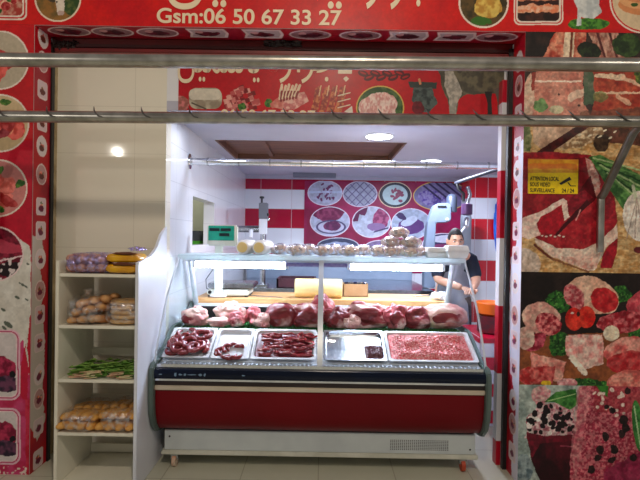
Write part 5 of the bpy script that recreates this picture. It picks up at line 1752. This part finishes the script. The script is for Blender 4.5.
# low tiled counter and goods in the gap at right
ct = bx('tiled_counter', tilemat('counter_tiles', (214, 210, 226), (186, 18, 50), 0.20, 0.10, 'X', 0.12, (190, 180, 190), 0.25, banded=True), None, 1.19, 1.95, 3.62, 4.2, 0.0, 0.66, 0.004)
tag(ct, 'low red and white tiled counter behind the right end of the case', 'counter')
bm = nb(); lathe(bm, [(0.09, 0), (0.115, 0.02), (0.125, 0.10), (0.12, 0.105), (0.1, 0.09)], (1.36, 3.85, 0.80), 'Z', 28)
ot = empty('orange_tub', (1.36, 3.85, 0.662))
tag(ot, 'orange and dark red tub on the low tiled counter', 'tub')
obj('rim', bm, mat('orange_plastic', (226, 104, 24), None, 4, 0.4), ot, smooth=True)
bm = nb(); lathe(bm, [(0.085, 0), (0.11, 0.01), (0.112, 0.138), (0.09, 0.14)], (1.36, 3.85, 0.662), 'Z', 28); obj('body', bm, mat('dark_red_plastic', (110, 14, 30), (60, 40, 44), 16, 0.4), ot, smooth=True)

# goods seen through the side opening
for z0, z1, col, lb, nm in ((1.2, 1.345, (70, 170, 40), 'bright green box seen through the side opening', 'green_box'), (1.346, 1.44, (60, 66, 74), 'dark grey box on the green box behind the side opening', 'grey_box')):
    tag(bx(nm, mat(nm, col, None, 5, 0.5), None, -1.62, -1.14, 4.50, 4.72, z0, z1, 0.004), lb, 'box')
bm = nb(); box(bm, -1.7, -1.105, 4.47, 4.74, 1.17, 1.2)
tag(obj('side_ledge', bm, M_cream, origin=(-1.4, 4.6, 1.17)), 'cream ledge behind the side opening under the green box', 'shelf')
bpy.data.objects['side_ledge'].location.z += 0.0


# ------------------------------------------------------------ the vendor
def skinned(name, joints, edges, m, parent, sub=2, root=0):
    me = bpy.data.meshes.new(name)
    me.from_pydata([j[0] for j in joints], edges, [])
    o = bpy.data.objects.new(name, me)
    C.objects.link(o)
    o.modifiers.new('skin', 'SKIN')
    for i, j in enumerate(joints):
        r = j[1] if isinstance(j[1], tuple) else (j[1], j[1])
        me.skin_vertices[0].data[i].radius = r
        me.skin_vertices[0].data[i].use_root = (i == root)
    s = o.modifiers.new('sub', 'SUBSURF')
    s.levels = s.render_levels = sub
    bpy.context.view_layer.update()
    m2 = bpy.data.meshes.new_from_object(o.evaluated_get(bpy.context.evaluated_depsgraph_get()))
    bpy.data.objects.remove(o)
    bm = nb()
    bm.from_mesh(m2)
    return bm


M_skin = mat('skin', (206, 158, 132), (196, 146, 120), 5, 0.5)
M_shirt = mat('navy_fabric', (24, 34, 54), (18, 26, 44), 10, 0.85)
M_sleeve = mat('teal_fabric', (30, 84, 104), (24, 70, 90), 10, 0.85)
M_apron = mat('pale_apron', (206, 212, 226), (190, 196, 212), 8, 0.8)
M_hair = mat('black_hair', (20, 16, 16), (32, 26, 24), 60, 0.7, bump=0.4)
vx, vy = 1.235, 4.50
per = empty('person', (vx, vy, 0))
tag(per, 'short-haired person in dark top and pale apron leaning over the worktop', 'person')
hc = at(454.5, 240, 4.32)             # head centre
hc = Vector((hc.x, 4.30, hc.z - 0.015))
J = [((vx, vy + 0.10, 0.92), (0.135, 0.10)),       # 0 pelvis
     ((vx, vy + 0.07, 1.04), (0.125, 0.095)),       # 1
     ((vx, vy + 0.0, 1.16), (0.140, 0.10)),        # 2 chest
     ((vx, vy - 0.06, 1.24), (0.110, 0.085)),        # 3 upper chest
     ((vx, vy - 0.12, 1.285), (0.058, 0.058)),     # 4 neck
     ((hc.x, hc.y + 0.03, hc.z - 0.03), (0.062, 0.066)),  # 5 into the head
     ((vx - 0.145, vy - 0.05, 1.20), (0.058, 0.056)),   # 6 shoulder
     ((vx - 0.185, vy - 0.10, 1.03), (0.045, 0.045)),  # 7 elbow
     ((vx - 0.03, vy - 0.36, 0.985), (0.030, 0.026)), # 8 wrist
     ((vx + 0.145, vy - 0.05, 1.20), (0.058, 0.056)),   # 9 shoulder
     ((vx + 0.170, vy - 0.12, 1.03), (0.045, 0.045)),   # 10 elbow
     ((vx + 0.06, vy - 0.38, 0.980), (0.030, 0.026)), # 11 wrist
     ((vx - 0.10, vy + 0.10, 0.84), (0.095, 0.095)),  # 12 hip
     ((vx - 0.11, vy + 0.06, 0.48), (0.062, 0.062)),  # 13 knee
     ((vx - 0.12, vy + 0.14, 0.09), (0.042, 0.042)),  # 14 ankle
     ((vx - 0.13, vy + 0.0, 0.045), (0.045, 0.035)),  # 15 toe
     ((vx + 0.10, vy + 0.10, 0.84), (0.095, 0.095)),
     ((vx + 0.11, vy + 0.06, 0.48), (0.062, 0.062)),
     ((vx + 0.12, vy + 0.14, 0.09), (0.042, 0.042)),
     ((vx + 0.13, vy + 0.0, 0.045), (0.045, 0.035))]
Ed = [(0, 1), (1, 2), (2, 3), (3, 4), (4, 5), (3, 6), (6, 7), (7, 8), (3, 9), (9, 10), (10, 11), (0, 12), (12, 13), (13, 14), (14, 15), (0, 16), (16, 17), (17, 18), (18, 19)]
body = skinned('body', J, Ed, M_skin, per)
# head with brow, nose, mouth, chin and ears
def headmesh(bm, grow=0.0):
    g = bmesh.ops.create_icosphere(bm, subdivisions=5, radius=1)
    for v in g['verts']:
        d = v.co.copy()
        w = 0.076 * (1 - 0.22 * max(0, -d.z) ** 1.5)
        p = Vector((d.x * w, d.y * 0.096, d.z * 0.118))
        if d.y < 0:
            f = max(0, 1 - (d.x / 0.24) ** 2)
            p.y -= 0.022 * f * math.exp(-((d.z + 0.13) / 0.13) ** 2)          # nose
            p.y += 0.010 * math.exp(-((abs(d.x) - 0.42) / 0.18) ** 2 - ((d.z - 0.08) / 0.12) ** 2)   # eye sockets
            p.y -= 0.006 * math.exp(-((d.z - 0.26) / 0.1) ** 2) * max(0, 1 - abs(d.x))              # brow
            p.y -= 0.007 * max(0, 1 - (d.x / 0.45) ** 2) * math.exp(-((d.z + 0.47) / 0.08) ** 2)    # lips
            p.y -= 0.008 * max(0, 1 - (d.x / 0.5) ** 2) * math.exp(-((d.z + 0.80) / 0.16) ** 2)     # chin
        p = p * (1 + grow) * 0.88
        v.co = hc + Matrix.Rotation(0.10, 3, 'X') @ p


headmesh(body)
for s in (-1, 1):
    lump(body, (hc.x + s * 0.069, hc.y + 0.008, hc.z), (0.010, 0.018, 0.028), s + 3, 0.12, 2, 3)
# hands: palm and five fingers each
for wr, tgt, s in ((J[8][0], Vector((0.55, -0.8, -0.12)), 1), (J[11][0], Vector((-0.55, -0.8, -0.10)), -1)):
    wv = Vector(wr)
    d = tgt.normalized()
    sd = Vector((0, 0, 1)).cross(d).normalized()
    chain = []
    palm = skinned('palm', [(tuple(wv), (0.026, 0.020)), (tuple(wv + d * 0.045), (0.038, 0.016)), (tuple(wv + d * 0.085), (0.040, 0.014))], [(0, 1), (1, 2)], M_skin, per)
    me_ = bpy.data.meshes.new('t'); palm.to_mesh(me_); palm.free(); body.from_mesh(me_)
    for k, L in enumerate((0.066, 0.074, 0.070, 0.054)):
        b0 = wv + d * 0.075 + sd * (k - 1.5) * 0.019
        j = [(tuple(b0), 0.0095), (tuple(b0 + d * L * 0.45 + Vector((0, 0, 0.004))), 0.009), (tuple(b0 + d * L * 0.75 + Vector((0, 0, -0.010))), 0.0085), (tuple(b0 + d * L * 0.9 + Vector((0, 0, -0.026))), 0.0078)]
        fb = skinned('f', j, [(0, 1), (1, 2), (2, 3)], M_skin, per)
        fb.to_mesh(me_); fb.free(); body.from_mesh(me_)
    b0 = wv + d * 0.03 - sd * s * 0.028
    j = [(tuple(b0), 0.0115), (tuple(b0 + d * 0.028 - sd * s * 0.022), 0.0105), (tuple(b0 + d * 0.055 - sd * s * 0.026 + Vector((0, 0, -0.008))), 0.009)]
    fb = skinned('f', j, [(0, 1), (1, 2)], M_skin, per)
    fb.to_mesh(me_); fb.free(); body.from_mesh(me_)
obj('body', body, M_skin, per, smooth='all')
bm = nb(); headmesh(bm, 0.045)
cut = [v for v in bm.verts if (v.co.z - hc.z) < (0.052 if v.co.y < hc.y - 0.05 else (0.010 if v.co.y < hc.y + 0.005 else -0.045))]
bmesh.ops.delete(bm, geom=cut, context='VERTS')
for v in bm.verts:
    v.co.z += 0.004 + 0.012 * max(0, (v.co.z - hc.z) / 0.12)
bmesh.ops.solidify(bm, geom=list(bm.faces), thickness=0.008)
obj('hair', bm, M_hair, per, smooth='all')
for s in (-1, 1):
    ev = hc + Matrix.Rotation(0.10, 3, 'X') @ Vector((s * 0.027, -0.073, 0.008))
    bm = nb(); lump(bm, ev, (0.013, 0.006, 0.006), 1, 0, 1, 3); e_ = obj('eye', bm, mat('eye_white', (222, 216, 210), None, 5, 0.3), per, smooth='all')
    bm = nb(); lump(bm, ev + Vector((0, -0.0045, 0)), (0.0055, 0.003, 0.0055), 1, 0, 1, 3); obj('iris', bm, M_hair, e_, smooth='all')
    bm = nb(); tube(bm, [ev + Vector((-0.018, -0.010, 0.014)), ev + Vector((0, -0.014, 0.020)), ev + Vector((0.018, -0.010, 0.015))], [0.002, 0.004, 0.002], 8); obj('eyebrow', bm, M_hair, per, smooth='all')
mv = hc + Matrix.Rotation(0.10, 3, 'X') @ Vector((0, -0.082, -0.050))
bm = nb(); lump(bm, mv, (0.024, 0.006, 0.007), 2, 0.05, 1, 3); obj('lips', bm, mat('lips', (168, 96, 84), None, 5, 0.4), per, smooth='all')
SJ = [((vx, vy + 0.10, 0.93), (0.152, 0.115)), ((vx, vy + 0.07, 1.04), (0.140, 0.110)), ((vx, vy + 0.0, 1.16), (0.156, 0.114)), ((vx, vy - 0.06, 1.24), (0.126, 0.098)), ((vx, vy - 0.105, 1.295), (0.074, 0.070)),
      ((vx - 0.145, vy - 0.05, 1.20), (0.072, 0.070)), ((vx - 0.186, vy - 0.102, 1.030), (0.062, 0.062)), ((vx + 0.145, vy - 0.05, 1.20), (0.072, 0.070)), ((vx + 0.170, vy - 0.122, 1.035), (0.062, 0.062))]
sh = skinned('shirt', SJ, [(0, 1), (1, 2), (2, 3), (3, 4), (3, 5), (5, 6), (3, 7), (7, 8)], M_shirt, per)
obj('shirt', sh, M_shirt, per, smooth='all')
tr_ = skinned('trousers', [((vx, vy + 0.11, 0.92), (0.150, 0.115)), ((vx - 0.10, vy + 0.10, 0.82), 0.112), ((vx - 0.11, vy + 0.06, 0.48), 0.082), ((vx - 0.12, vy + 0.13, 0.13), 0.062), ((vx + 0.10, vy + 0.10, 0.82), 0.112), ((vx + 0.11, vy + 0.06, 0.48), 0.082), ((vx + 0.12, vy + 0.13, 0.13), 0.062)],
              [(0, 1), (1, 2), (2, 3), (0, 4), (4, 5), (5, 6)], M_shirt, per)
obj('trousers', tr_, mat('dark_denim', (34, 40, 58), None, 10, 0.85), per, smooth='all')
bm = nb()
n = 14
prof = [(1.25, vy - 0.190, 0.065), (1.18, vy - 0.150, 0.10), (1.08, vy - 0.085, 0.13), (0.95, vy - 0.045, 0.15), (0.75, vy - 0.05, 0.16), (0.50, vy - 0.07, 0.16)]
rows = []
for z, y, w in prof:
    rows.append([bm.verts.new((vx + (2 * k / n - 1) * w, y + 0.07 * (2 * k / n - 1) ** 2, z)) for k in range(n + 1)])
for a, b in zip(rows, rows[1:]):
    for k in range(n):
        bm.faces.new((a[k], a[k + 1], b[k + 1], b[k]))
bmesh.ops.solidify(bm, geom=list(bm.faces), thickness=0.004)
obj('apron', bm, M_apron, per, smooth='all')
